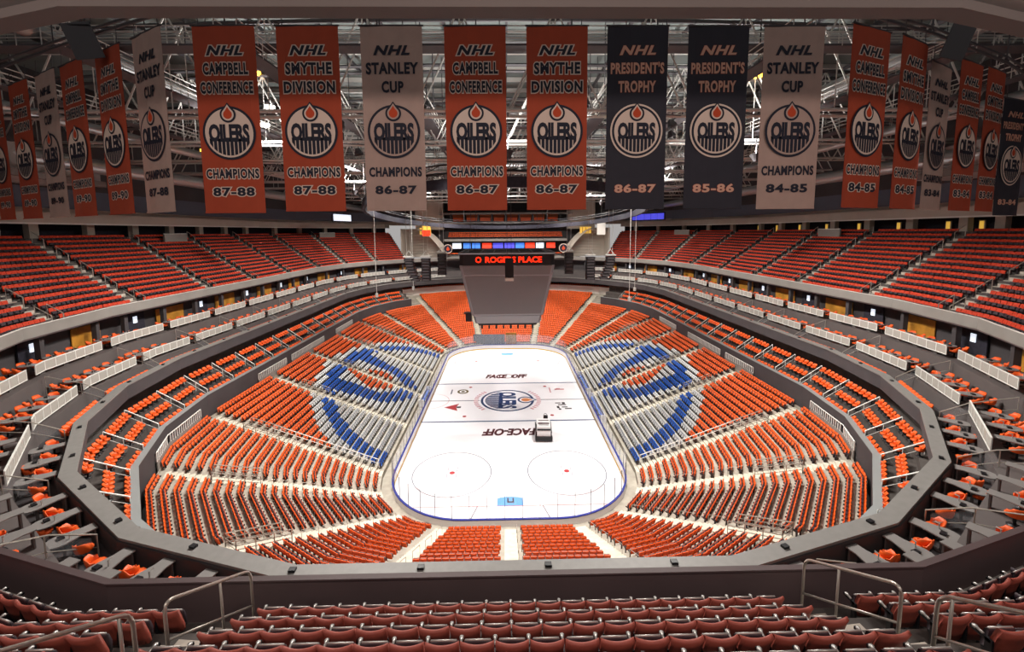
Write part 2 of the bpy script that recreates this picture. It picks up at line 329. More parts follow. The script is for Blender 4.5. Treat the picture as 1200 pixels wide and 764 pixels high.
# painted words
put_text(mb, 'FACE-OFF', 7.5, 1.9, lambda x, y: (.05-x, -11.2-y, .009), 6, offset=.05, shear=.25)
put_text(mb, 'FACE  OFF', 8.0, 2.0, lambda x, y: (-.2+x, 11.6+y, .009), 6, offset=.06, shear=.3)
ringpoly(mb, .95, 1.15, lambda x, y: (-.2+x*1.3, 11.6+y, .0095), 6)
# sponsor marks left and right of centre
F = lambda x, y: (-7.9+x, 4.0+y, .008); poly(mb, circ(1.0, 24), F, 7); ringpoly(mb, .35, .6, lambda x, y: (-7.9+x, 4.0+y, .0095), 0); irect(-10.0, -9.75, 2.9, 5.0, 10)
poly(mb, [(-10.3, -2.6), (-8.0, -1.2), (-8.35, -2.6), (-8.0, -4.0)], G(.008), 1); irect(-8.3, -7.6, -2.9, -2.3, 5, .0085)
irect(7.35, 7.55, 3.0, 5.4, 4); irect(8.3, 10.0, 4.3, 4.7, 1); irect(8.6, 9.3, 4.6, 5.0, 4)
for q, (x, y, w, h) in enumerate(((8.2, -1.3, .9, .35), (9.3, -1.2, .5, .7), (8.6, -2.0, 1.3, .35), (8.3, -2.7, .4, .8), (9.1, -2.9, .9, .35), (9.5, -3.5, 1.1, .35), (8.5, -3.6, .4, .5))): irect(x-.5, x-.5+w, y-h, y, 5, .008)
# ring of pale marks around the centre emblem
for a in list(np.radians(np.arange(-42, 46, 7)))+list(np.radians(np.arange(138, 226, 7))):
    F = (lambda a: (lambda x, y: ((5.25+x)*math.cos(a)-y*math.sin(a)-.1, (5.25+x)*math.sin(a)+y*math.cos(a), .007)))(a); poly(mb, [(-.35, -.16), (.35, -.16), (.35, .16), (-.35, .16)], F, 4)
ice = struct(mb.build('ice_rink', IM), 'white ice sheet with painted lines, circles and words')
mb = MB(); emblem(mb, 4.45, lambda q: (lambda x, y: (y-.1, -x, .008+.002*q)), 0, 1, 2); e = mb.build('centre_emblem', [M_INAVY, M_ICE, M_IOR], ice); tag(e, 'blue and white round emblem at centre ice')

# boards and glass
boards = thing('rink_boards', 'white rink boards with yellow kick strip, blue cap rail and clear glass around the ice', 'rink boards')
def ringwall(mb, off0, off1, z0, z1, mi=0):
    a, b = rinkpath(off0, 14), rinkpath(off1, 14); a.append(a[0]); b.append(b[0])
    mb.grid([[(x, y, z0) for x, y in a], [(x, y, z1) for x, y in a], [(x, y, z1) for x, y in b], [(x, y, z0) for x, y in b]], mi)
mb = MB(); ringwall(mb, 0, .12, .2, 1.02)
ringwall(mb, .14, .2, -.2, 1.0); mb.build('dasher_board', M_WHITE, boards)
mb = MB(); ringwall(mb, -.03, .1, 0, .2); mb.build('kick_strip', M_YEL, boards)
mb = MB(); ringwall(mb, -.02, .2, 1.02, 1.1); mb.build('cap_rail', M_CAPB, boards)
bp = rinkpath(.1, 14); bp.append(bp[0]); seg = np.array(bp); cum = np.concatenate([[0], np.cumsum(np.linalg.norm(np.diff(seg, axis=0), axis=1))])
NPAN = 96; ss = np.linspace(0, cum[-1], NPAN+1); gp = np.stack([np.interp(ss, cum, seg[:, 0]), np.interp(ss, cum, seg[:, 1])], 1)
for i in range(NPAN):
    a, b = gp[i], gp[i+1]; end = abs((a+b)[1]/2) > 22.5; h = 2.4 if end else 1.5
    t = (b-a)/np.linalg.norm(b-a); n = np.array([t[1], -t[0]])
    mb = MB(); mb.obox([*(a+t*.03), 1.1], [*((b-a)-t*.06), 0], [*(n*.015), 0], [0, 0, h]); mb.build('glass_panel', M_GLASS, boards)
    mb = MB(); mb.obox([*(a-t*.02), 1.1], [*(t*.04), 0], [*(n*.05), 0], [0, 0, h]); mb.build('glass_post', M_GPOST, boards)

# benches beside the boards
for x, y0, y1, nm in ((13.75, -9.5, -1.0, 'nearer team bench on the right'), (13.75, 1.0, 9.5, 'farther team bench on the right'), (-13.75, -3.0, 3.0, 'officials bench on the left')):
    o = thing('players_bench', f'blue and white {nm} behind the boards', 'bench', (x, (y0+y1)/2, .39)); L = y1-y0; sx = 1 if x > 0 else -1
    mb = MB(); mb.box(0, 0, .46, .42, L-.3, .06); mb.build('bench_seat', M_BLUE, o)
    mb = MB(); mb.box(sx*.40, 0, .4, .08, L, .8); mb.build('back_wall', M_WHITE, o)
    for q in (-1, 1): MB().box(-.05, q*L/2, .55, .9, .08, 1.1).build('end_wall', M_WHITE, o)
    for q in np.linspace(-L/2+.5, L/2-.5, 5): MB().box(0, q, .215, .3, .1, .43).build('bench_leg', M_STEELD, o)
# ice resurfacer
rs = thing('ice_resurfacer', 'white ice resurfacing machine with black top edge parked on the ice', 'ice machine', (4.8, -11.9, 0.01), math.radians(-3))
mb = MB(); prof = [(-2.1, .35), (-2.1, 1.35), (-1.9, 1.95), (.35, 2.05), (.6, 1.5), (1.75, 1.45), (2.0, 1.1), (2.0, .35)]
mb.add([(-.92, y, z) for y, z in prof]+[(.92, y, z) for y, z in prof], [tuple(range(8)), tuple(range(8, 16))[::-1]]+[(i, (i+1) % 8, 8+(i+1) % 8, 8+i) for i in range(8)])
mb.build('body', M_MACHW, rs)
for x, y in ((-.95, -1.2), (.95, -1.2), (-.95, 1.2), (.95, 1.2)):
    mb = MB(); mb.tube([(x-.14, y, .42), (x+.14, y, .42)], .42, 16); w_ = mb.build('wheel', M_TYRE, rs); mb = MB(); mb.tube([(x-.15, y, .42), (x+.15, y, .42)], .18, 12); mb.build('hub', M_SILV, w_)
mb = MB(); mb.box(0, -2.15, .45, 2.3, .5, .5); mb.box(0, -2.0, 1.0, 1.9, .12, .5); mb.build('conditioner', M_BLK, rs)
mb = MB(); mb.box(0, -2.07, 1.62, 1.8, .2, .18); mb.build('rear_band', M_BLK, rs)
mb = MB(); mb.box(.35, .9, 1.75, .6, .55, .18); mb.box(.35, .62, 2.1, .6, .14, .6); mb.build('driver_seat', M_BLK, rs)
mb = MB(); mb.tube([(.35, 1.75, 1.4), (.35, 1.45, 2.05)], .04, 6); mb.tube([(.35+.24*math.cos(a), 1.43+.1*math.sin(a), 2.05+.2*math.sin(a)) for a in np.linspace(0, 2*math.pi, 13)], .03, 5); mb.build('steering_wheel', M_BLK, rs)
mb = MB(); mb.tube([(1.05, -1.6, 1.0), (1.05, 1.2, 1.2), (1.05, 1.9, .8)], .07, 6); mb.tube([(-1.05, -1.6, .9), (-1.05, 1.6, .9)], .07, 6); mb.build('side_rail', M_BLK, rs)
for (w, h, y) in ((1.4, .18, -.2), (1.5, .34, -1.0), (1.3, .14, -1.45)): MB().box(0, y, 2.05+.0444*(y-.35), w, h, .04).build('tank_stripe', M_IMAR, rs)

# ------------------------------------------------------------------ seats
def seat_base_small(wide=.46, h=.84, arm=True, pz=.36, pm=0):
    mb = MB()                                                       # x across, -y towards the ice, z up from the tread
    for z0, z1, y0, y1 in ((.36, h*.72, .04, .10), (h*.72, h, .10, .16)):
        mb.add([(-wide/2, y0, z0), (0, y0+.035, z0), (wide/2, y0, z0), (-wide/2, y1, z1), (0, y1+.035, z1), (wide/2, y1, z1),
                (-wide/2, y0+.06, z0), (0, y0+.095, z0), (wide/2, y0+.06, z0), (-wide/2, y1+.055, z1), (0, y1+.085, z1), (wide/2, y1+.055, z1)],
               [(0, 1, 4, 3), (1, 2, 5, 4), (7, 6, 9, 10), (8, 7, 10, 11), (3, 4, 10, 9), (4, 5, 11, 10), (0, 3, 9, 6), (5, 2, 8, 11)], 0)
    mb.obox((-wide/2+.03, -.14, .36), (wide-.06, 0, 0), (0, .13, -.03), (0, .09*pz/.36, pz), 1)
    mb.obox((-wide/2+.02, -.15, .36), (wide-.04, 0, 0), (0, .02, -.01), (0, .09*pz/.36, pz+.01), pm)
    if arm: mb.box(wide/2+.03, -.05, .5, .05, .34, .1, 1); mb.box(wide/2+.03, .06, .22, .05, .12, .44, 1)
    return mb
def rows_seats(k1, k2, d0, p, n, zf, sp=.53, half=.62, ref=.5, t=False, skip=0):
    """seats of one block: x, y, z, theta, row, index from k1, row length"""
    out = []
    for r in range(skip, n):
        d = d0+r*p+ref; ks = kpts(k1, k2); pts = np.array([R(k, d) for k in ks]); L = np.linalg.norm(np.diff(pts, axis=0), axis=1); tot = L.sum()
        m = int((tot-2*half)/sp)
        if m < 1: continue
        s0 = (tot-m*sp)/2; cum = np.concatenate([[0], np.cumsum(L)])
        for i in range(m):
            s = s0+(i+.5)*sp; j = min(int(np.searchsorted(cum, s)-1), len(L)-1); q = pts[j]+(pts[j+1]-pts[j])*(s-cum[j])/L[j]
            tt = (pts[j+1]-pts[j])/L[j]; nn = np.array([tt[1], -tt[0]])          # outward
            out.append((q[0], q[1], zf(r)+(tw(q[1]) if t else 0), math.atan2(-nn[0], nn[1]), r, i, m))
    return out
def stuff(name, base, S, mats, label, cat, group=None):
    bv = np.array(base.v); S = np.array([s[:4] for s in S], float); n = len(S); c, s_ = np.cos(S[:, 3]), np.sin(S[:, 3])
    v = np.empty((n, len(bv), 3)); v[:, :, 0] = c[:, None]*bv[:, 0]-s_[:, None]*bv[:, 1]+S[:, 0:1]; v[:, :, 1] = s_[:, None]*bv[:, 0]+c[:, None]*bv[:, 1]+S[:, 1:2]; v[:, :, 2] = bv[:, 2]+S[:, 2:3]
    me = bpy.data.meshes.new(name); fl = np.array([len(f) for f in base.f]); fi = np.concatenate([np.array(f) for f in base.f])
    me.vertices.add(n*len(bv)); me.vertices.foreach_set('co', v.ravel())
    allv = (fi[None, :]+(np.arange(n)*len(bv))[:, None]).ravel(); me.loops.add(len(allv)); me.loops.foreach_set('vertex_index', allv.astype(np.int32))
    cnt = np.tile(fl, n); me.polygons.add(len(cnt)); me.polygons.foreach_set('loop_start', np.concatenate([[0], np.cumsum(cnt)[:-1]]).astype(np.int32))
    for m in mats: me.materials.append(m)
    me.polygons.foreach_set('material_index', np.tile(np.array(base.m), n).astype(np.int32)); me.update(calc_edges=True); me.validate()
    o = link(name, me); return tag(o, label, cat, group, 'stuff')
# what the near ledge hides, for choosing which seats show
le = np.array([[*R(k, R2D-.1), R2Z] for k in np.linspace(20.2, 26.8, 160)]); lx, ly, ld = projpx(le); o_ = np.argsort(lx); lx, ly = lx[o_], ly[o_]
def shown(s, near_tier=True):
    x, y, d = projpx(np.array([s[0], s[1], s[2]+.7])); x, y, d = x[0], y[0], d[0]
    if d < 1 or x < -4 or x > 1204 or y < 0 or y > 768: return 0
    if near_tier and s[1] < -15 and y > np.interp(x, lx, ly)+2: return 0
    return 1.0/d
def in_margin(s, m=260):
    x, y, d = projpx(np.array([s[0], s[1], s[2]+.7])); return d[0] > .5 and -m < x[0] < 1200+m and y[0] < 764+170
def side_name(k):
    k = k % 24; return 'right' if k < 11.5 or k >= 23.5 else 'left'
def block_name(k, edges):
    k2 = k if k < 11.5 else 23-k if k < 23.5 else 23-(k-24)-24
    k2 = k2 if k2 <= 11.5 else 23-k2
    sd = side_name(k)
    lst = sorted(set(round(a, 3) for a in edges if a < 11.5)); i = sum(1 for a in lst if a < k2)
    return sd, i
def lower_block(k):
    k = k % 24; sd = side_name(k); a = k if k < 11.5 else 23-k
    if a < 0: a = a+24 if a < -1 else a
    nm = [(.2, 'near end %s block'), (1.8, '%s near corner first block'), (3.45, '%s near corner second block'), (5, '%s near corner third block'), (5.26, '%s side nearest block'), (5.5, '%s side second block'), (5.75, '%s side third block'), (6, '%s side farthest block'), (7.3, '%s far corner first block'), (9.1, '%s far corner second block'), (10.8, '%s far corner third block'), (99, 'far end %s block')]
    for lim, t in nm:
        if a < lim: return t % sd
def seat_color(x, y, d):
    # white, blue and orange mosaic of the two side stands
    if abs(y) > 22.2: return 0
    re = math.sqrt((y/22.4)**2+((d-1.2)/14.0)**2)
    if re > 1.05: return 0
    if re > .965: return 2
    yy = y+.9
    if re > .86: return 1
    q = math.hypot(yy/7.4, (8.5-d)/6.2) if d < 8.5 else abs(yy)/7.4
    if d > 8.5:
        if abs(yy) < 3.6*(14.2-d)/5.7: return 0
        if .60 < abs(yy)/7.4 < 1.02+(d-8.5)*.035: return 1
        return 2
    if q < .48: return 0
    if q < .62: return 2
    if q < 1: return 1
    return 2
low = {0: [], 1: [], 2: []}
for a, b in zip(LA[:-1], LA[1:]):
    km = (a+b)/2; far = FAR0 < km % 24 < FAR1; side = 5 <= km <= 6 or 17 <= km <= 18
    for s in rows_seats(a, b, L_D0, L_P, L_NF if far else L_N, lz, .53, .75, .52):
        d = abs(s[0])-12.95; c = seat_color(s[0], s[1], d) if side else 0
        low[c].append((*s, km))
SB = seat_base_small()
def nearest_first(S, n, near_tier=True):
    w = [(shown(s, near_tier), i) for i, s in enumerate(S)]; w.sort(reverse=True); pick = [i for q, i in w[:n] if q > 0]; ps = set(pick)
    return [S[i] for i in pick], [s for i, s in enumerate(S) if i not in ps]
CN = {0: 'orange', 1: 'blue', 2: 'white'}; UM = {0: M_UND, 1: M_UND, 2: mat('grey_underside', '#6a6a70', .5)}; CM = {0: M_OR, 1: M_BLUE, 2: M_WSEAT}
for c in (0, 1, 2):
    ind, rest = nearest_first(low[c], 300)
    me = None
    for s in ind:
        sd = side_name(s[7]); fromk1 = (s[5]+1) if sd == 'right' else s[6]-s[5]     # counted from the aisle nearer the camera
        lab = f'{CN[c]} seat {ordn(fromk1)} from the nearer aisle, {ordn(s[4]+1)} row up, {lower_block(s[7])}'
        if me is None: o = SB.build(CN[c]+'_stadium_seat', [CM[c], UM[c]], None, s[:3], s[3]); me = o.data
        else: o = link(CN[c]+'_stadium_seat', me, None, s[:3], s[3])
        tag(o, lab, 'seat', f'{CN[c]} seats of the lower bowl')
    stuff(CN[c]+'_stadium_seats', SB, rest, [CM[c], UM[c]], f'many more {CN[c]} folding seats in rows of the lower bowl', 'seats', f'{CN[c]} seats of the lower bowl')

# upper bowl seats: the near ones with parts
def hires_seat():
    back = MB(); n = 8; rows = []
    def bx(u): return u*.255
    prof = [(.33, .02, 0), (.45, .03, 0), (.62, .075, 0), (.76, .115, 0), (.86, .15, 1)]
    for z, y, top in prof:
        rows.append([(bx(u), y+.045*(1-u*u), z+(.022*u*u-.006 if top else 0)) for u in np.linspace(-1, 1, n+1)])
    zt, yt = .86, .15
    rows.append([(bx(u), yt+.03+.045*(1-u*u), zt+.018+.022*u*u-.006) for u in np.linspace(-1, 1, n+1)])
    rows.append([(bx(u)*.99, yt+.075+.045*(1-u*u), zt-.01+.022*u*u) for u in np.linspace(-1, 1, n+1)])
    for z, y in ((.7, .165), (.5, .12), (.33, .09)): rows.append([(bx(u)*.985, y+.045*(1-u*u), z) for u in np.linspace(-1, 1, n+1)])
    back.grid(rows, 0, close=True)
    m = len(rows); k = n+1; o = len(back.v)-m*k
    back.f += [tuple(o+i*k for i in range(m)), tuple(o+i*k+n for i in range(m))]; back.m += [0, 0]
    pan = MB(); rows = []
    for y, z in ((-.03, .36), (-.07, .36), (-.08, .52), (-.035, .69), (.02, .72), (.03, .69), (.01, .52)): rows.append([(u*.215*(1-.06*(z > .7)), y-.012*(1-u*u), z) for u in np.linspace(-1, 1, 5)])
    pan.grid(rows, 0, close=True); o = 0; pan.f += [tuple(i*5 for i in range(7)), tuple(i*5+4 for i in range(7))]; pan.m += [0, 0]
    edge = MB(); edge.tube([(-.20, -.0, .725), (.20, -.0, .725)], .016, 6)
    arm = MB(); arm.box(.265, -.03, .60, .045, .30, .05); arm.box(.265, .09, .32, .045, .1, .62); arm.box(.265, -.0, .05, .07, .2, .1)
    cap = MB(); cap.tube([(.265, .0, .63), (.265, -.13, .64), (.265, -.15, .60)], .022, 8); cap.tube([(.265, -.12, .62), (.265, -.12, .655)], .034, 10)
    hing = MB(); hing.tube([(-.24, -.02, .38), (.24, -.02, .38)], .025, 6); hing.box(0, .05, .36, .44, .12, .03)
    return [('seat_back', back, M_REDN, True), ('seat_pan', pan, M_UND, True), ('pan_edge', edge, M_SILV, True), ('armrest', arm, M_BLK, False), ('armrest_cap', cap, M_SILV, True), ('hinge_bar', hing, M_BLK, False)]
up_s = []
UB = [(a, b) for a, b in zip(UA[:-1], UA[1:]) if not (UF0-1.2 < (a+b)/2 < UF1+1.2 and False)]+[(23.175, 23.825)]
for a, b in UB:
    km = (a+b)/2
    if 9.2 < km < 13.8: continue
    for s in rows_seats(a, b, U_D0, U_P, U_N, uz, .53, .66, .42, True):
        x, y, d_ = projpx(np.array([s[0], s[1], s[2]+.8]))
        if d_[0] < 1.5 or not in_margin(s) or (y[0] > 764+60): continue
        up_s.append((*s, km))
# two corner extensions of the upper bowl up to the far towers
for a, b in ((8.2, UF0), (UF1, mir(8.2))):
    for s in rows_seats(a, b, U_D0, U_P, U_N, uz, .53, .4, .42, True): up_s.append((*s, (a+b)/2))
def upper_block(k):
    a = k % 24; sd = side_name(k)
    if 23.17 < a < 23.83: return 'centre foreground block'
    if a >= 23.5: a -= 24
    a = a if a < 11.5 else 23-a
    nm = ['foreground block', 'near corner first block', 'near corner second block', 'near corner third block', 'upper side first block', 'upper side second block', 'upper side third block', 'upper side fourth block', 'far corner block', 'far corner last block', 'far corner end block']
    lst = [1.6, 3.2, 4.42, yku(-20.), yku(-8.), yku(2.5), yku(14), 6.2, 7.2, 8.2]; return sd+' '+nm[sum(1 for q in lst if q < a)]
ind, rest = nearest_first(up_s, 300, False)
HR = hires_seat(); meshes = None; SBU = seat_base_small(.50, .88, pz=.24, pm=1); mefar = None
for s in ind:
    dist = 1/shown(s, False); sd = side_name(s[7]); cen = 23.17 < s[7] % 24 < 23.83
    if cen: pos = f'{ordn(s[6]-s[5])} from the right aisle' if s[5] >= s[6]/2 else f'{ordn(s[5]+1)} from the left aisle'
    else: pos = f'{ordn((s[5]+1) if sd == "right" else s[6]-s[5])} from the nearer aisle'
    lab = f'red folding seat {pos}, {ordn(s[4]+1)} row up, {upper_block(s[7])}'
    if dist < 21:
        o = thing('upper_bowl_seat', lab, 'seat', s[:3], s[3], 'red seats of the upper bowl')
        if meshes is None:
            meshes = []
            for nm, b_, m_, sm in HR: q = b_.build(nm, m_, o, smooth=sm); meshes.append(q)
        else:
            for q in meshes: c2 = q.copy(); C.objects.link(c2); c2.parent = o
    else:
        if mefar is None: o = SBU.build('upper_bowl_seat', [M_RED, M_UND], None, s[:3], s[3]); mefar = o.data
        else: o = link('upper_bowl_seat', mefar, None, s[:3], s[3])
        tag(o, lab, 'seat', 'red seats of the upper bowl')
stuff('upper_bowl_seats', SBU, rest, [M_RED, M_UND], 'many more red folding seats in rows of the upper bowl', 'seats', 'red seats of the upper bowl')

# loose tub chairs of the middle tier, ledge row and suites
def tub_chair():
    mb = MB(); rows = []
    for z, r, o in ((.42, .235, 0), (.62, .26, .02), (.80, .255, .045)): rows.append([(r*math.sin(a), o+r*math.cos(a)*.95, z-(.14 if abs(a) > 1.3 else 0)*(z > .5)) for a in np.linspace(-1.75, 1.75, 9)])
    rows.append([(p[0]*.9, p[1]*.9, p[2]+.015) for p in rows[-1]])
    for z, r in ((.62, .215), (.45, .2)): rows.append([(r*math.sin(a), r*math.cos(a)*.95, z-(.12 if abs(a) > 1.3 else 0)*(z > .5)) for a in np.linspace(-1.75, 1.75, 9)])
    mb.grid(rows, 0); mb.prism([(x*.24, y*.23-.01) for x, y in circ(1, 10)], .1, 0, lambda p: p+np.array([0, -.02, .40]))
    mb.tube([(0, 0, .02), (0, 0, .4)], .045, 6, 1); mb.prism([(x*.2, y*.2) for x, y in circ(1, 8)], .03, 1)
    return mb
TC = tub_chair(); TC.v = [(x*1.12, y*1.12, z*1.08) for x, y, z in TC.v]; TC2 = tub_chair(); TC2.v = [(x*1.28, y*1.28, z*1.12) for x, y, z in TC2.v]; ch = []
MT0, MT1 = FAR1+.2, 24+FAR0-.2
perk = np.arange(MT0, MT1, .02); pp = np.array([R(k, 21.0) for k in perk]); cl = np.concatenate([[0], np.cumsum(np.linalg.norm(np.diff(pp, axis=0), axis=1))])
kat = lambda s: float(np.interp(s, cl, perk))
bay = 4.35; nb = int(cl[-1]//bay); divk = [kat(i*bay) for i in range(nb+1)]
for bi in range(nb):
    for r, d, z in ((0, 19.95, 10.15), (1, 20.98, 11.0), (2, 22.0, 11.85)):
        for s in rows_seats(divk[bi], divk[bi+1], d, 1, 1, lambda q: z, .68, .15, 0):
            ch.append((s[0], s[1], s[2], s[3]+rng.uniform(-.12, .12), r, s[5], s[6], divk[bi]+.01, bi))
def per_name(k):
    sd = side_name(k); a = k % 24; a = a if a < 11.5 else (23-a if a < 23.5 else a-24); a = abs(a)
    return sd, a
cnt = {}
def chair_set(S, label_f, group, name, restlab, TC=None):
    TC = TC or globals()['TC']
    ind, rest = nearest_first(S, 300, False); me = None
    for s in ind:
        if me is None: o = TC.build(name, [M_OR, M_BLK], None, s[:3], s[3], smooth=True); me = o.data
        else: o = link(name, me, None, s[:3], s[3])
        tag(o, label_f(s), 'chair', group)
    if rest: stuff(name+'s', TC, rest, [M_OR, M_BLK], restlab, 'chairs', group)
def bay_word(bi):
    mid = nb/2; r = bi >= mid; n = int(bi-mid)+1 if r else int(mid-bi-.01)+1
    return f'{ordn(n)} bay {"right" if r else "left"} of near centre'
vis = []
for s in ch:
    x, y, d = projpx(np.array([s[0], s[1], s[2]+.6])); 
    if s[1] < -20 and y[0] > np.interp(x[0], lx, ly): continue
    vis.append(s)
chair_set(vis, lambda s: f'orange tub chair {ordn(s[5]+1)} from left, {ordn(s[4]+1)} row, middle tier, {bay_word(s[8])}', 'orange tub chairs of the middle tier', 'tub_chair', 'remaining orange tub chairs of the middle tier')

# ------------------------------------------------------------------ middle tier rails, ledge row, suites
def bar(mb, a, b, r=.03, n=6, mi=0): mb.tube([a, b], r, n, mi)
for bi in range(nb+1):
    k = divk[bi]
    if not (0 <= (k % 24) <= 24): continue
    mb = MB(); a = R(k, 19.98); b = R(k, 22.3); zt = 12.2
    mb.obox([*a, 11.1], [*(b-a), 1.65], [0, .07, 0] if abs((b-a)[0]) > abs((b-a)[1]) else [.07, 0, 0], [0, 0, .06])
    bar(mb, [*a, 10.15], [*a, 11.13], .03); m = (a+b)/2; bar(mb, [*m, 11.0], [*m, 11.9], .025); bar(mb, [*b, 11.85], [*b, 12.75], .03)
    bar(mb, [*a, 10.65], [*b, 12.3], .02)
    sd, _ = per_name(k); o = mb.build('divider_rail', M_WRAIL)
    tag(o, f'white sloping divider rail between orange chairs of middle tier, {bay_word(bi) if bi < nb else "last bay"}'.replace('bay ', 'bay '), 'railing', 'white divider rails of the middle tier')
# ledge fittings
perl = np.arange(0, 24, .02); pl = np.array([R(k, R2D+.3) for k in np.append(perl, 24)]); cll = np.concatenate([[0], np.cumsum(np.linalg.norm(np.diff(pl, axis=0), axis=1))]); kl = lambda s: float(np.interp(s, cll, np.append(perl, 24)))
for i in range(60):
    s = (i+.5)*cll[-1]/60; k = kl(s); 
    if 7 < k < 16: continue
    p = R(k, R2D+.22); t, n = seg_out(k); mb = MB(); mb.box(p[0], p[1], R2Z+.05, .26, .2, .1, 0, math.atan2(t[1], t[0])); mb.build('ledge_socket', M_BLK, ledge)
# ledge row of chairs, then suites
sch = []; step = cll[-1]/ (cll[-1]//7.6); nbx = int(round(cll[-1]/step))
off = step/2
boxk = [(kl((i*step+off+.55) % cll[-1]), kl((i*step+off+step-.55) % cll[-1])) for i in range(nbx)]
def sidepos(k):
    p = R(k, 24); sd = 'left' if p[0] < 0 else 'right'
    return sd, p
PLACE = {}
order = sorted(range(nbx), key=lambda i: R((boxk[i][0]+(boxk[i][1] if boxk[i][1] > boxk[i][0] else boxk[i][1]+24))/2, 24)[1])
rank = {'left': 0, 'right': 0}; boxname = {}
for i in order:
    k0, k1 = boxk[i]; k1 = k1 if k1 > k0 else k1+24; p = R((k0+k1)/2, 24); sd = 'left' if p[0] < -.5 else 'right'; rank[sd] += 1; boxname[i] = (sd, rank[sd])
def balustrade(i, d, ztop, h, tier):
    k0, k1 = boxk[i]; k1 = k1 if k1 > k0 else k1+24; ks = kpts(k0, k1); pts = [R(k, d) for k in ks]
    sd, r = boxname[i]; mid = R((k0+k1)/2, d)
    if mid[1] > 45 and abs(mid[0]) < 20: return
    o = thing('box_balustrade', f'white framed mesh panel balustrade of the {ordn(r)} {tier} suite box along the {sd}', 'balustrade', (*mid, ztop-h), 0, f'{tier} suite box balustrades')
    loc = np.array([*mid, ztop-h])
    fr = MB(); panels = []
    for a, b in zip(pts[:-1], pts[1:]):
        L = np.linalg.norm(b-a); n = max(1, round(L/1.02)); t = (b-a)/L; nn = np.array([t[1], -t[0]])
        if L < .3: continue
        for q in range(n+1):
            c = a+(b-a)*q/n; fr.obox(np.array([*(c-t*.03-nn*.03), ztop-h])-loc, [*(t*.06), 0], [*(nn*.06), 0], [0, 0, h])
        for z in (ztop-.06, ztop-h): fr.obox(np.array([*(a-nn*.035), z])-loc, [*(b-a), 0], [*(nn*.07), 0], [0, 0, .07])
        for q in range(n):
            c = a+(b-a)*q/n; m = MB(); m.obox(np.array([*(c+t*.04-nn*.012), ztop-h+.06])-loc, [*((b-a)/n-t*.08), 0], [*(nn*.02), 0], [0, 0, h-.13]); panels.append(m)
    fr.build('panel_frame', M_WRAIL, o)
    for m in panels: m.build('mesh_panel', M_PANEL, o)
def counter(k, d, z, tier, lab, hh=.78):
    t, n = seg_out(k); p = R(k, d); o = thing('drink_counter', lab, 'counter', (*p, z), math.atan2(-n[0], n[1]), f'{tier} suite counters')
    # local: +y outward; teardrop top narrowing away from the ice
    top = MB(); pts = [(-.3, -.35), (.3, -.35), (.3, .05), (.4, .4)]+[(.5*math.cos(a), .82+.5*math.sin(a)) for a in np.linspace(-.4, math.pi+.4, 14)]+[(-.4, .4), (-.3, .05)]
    top.prism(pts, .05, 0, lambda q: q+np.array([0, 0, hh])); top.build('counter_top', M_CTR, o)
    ped = MB(); ped.tube([(0, .7, .02), (0, .7, hh)], .06, 8); ped.tube([(0, .7, .02), (0, .7, .06)], .25, 10); ped.build('pedestal', M_SUITE, o); MB().box(0, -.25, hh/2+.01, .5, .06, hh-.02).build('front_board', M_SUITE, o)
    sk = MB(); sk.box(.12, .75, hh+.09, .28, .2, .08); sk.build('counter_socket', M_BLK, o)
    tp = MB(); tp.tube([(-.2, .55, hh+.05), (-.2, .55, hh+.3), (-.2, .4, hh+.32)], .03, 6); tp.build('tap', M_SILV, o)
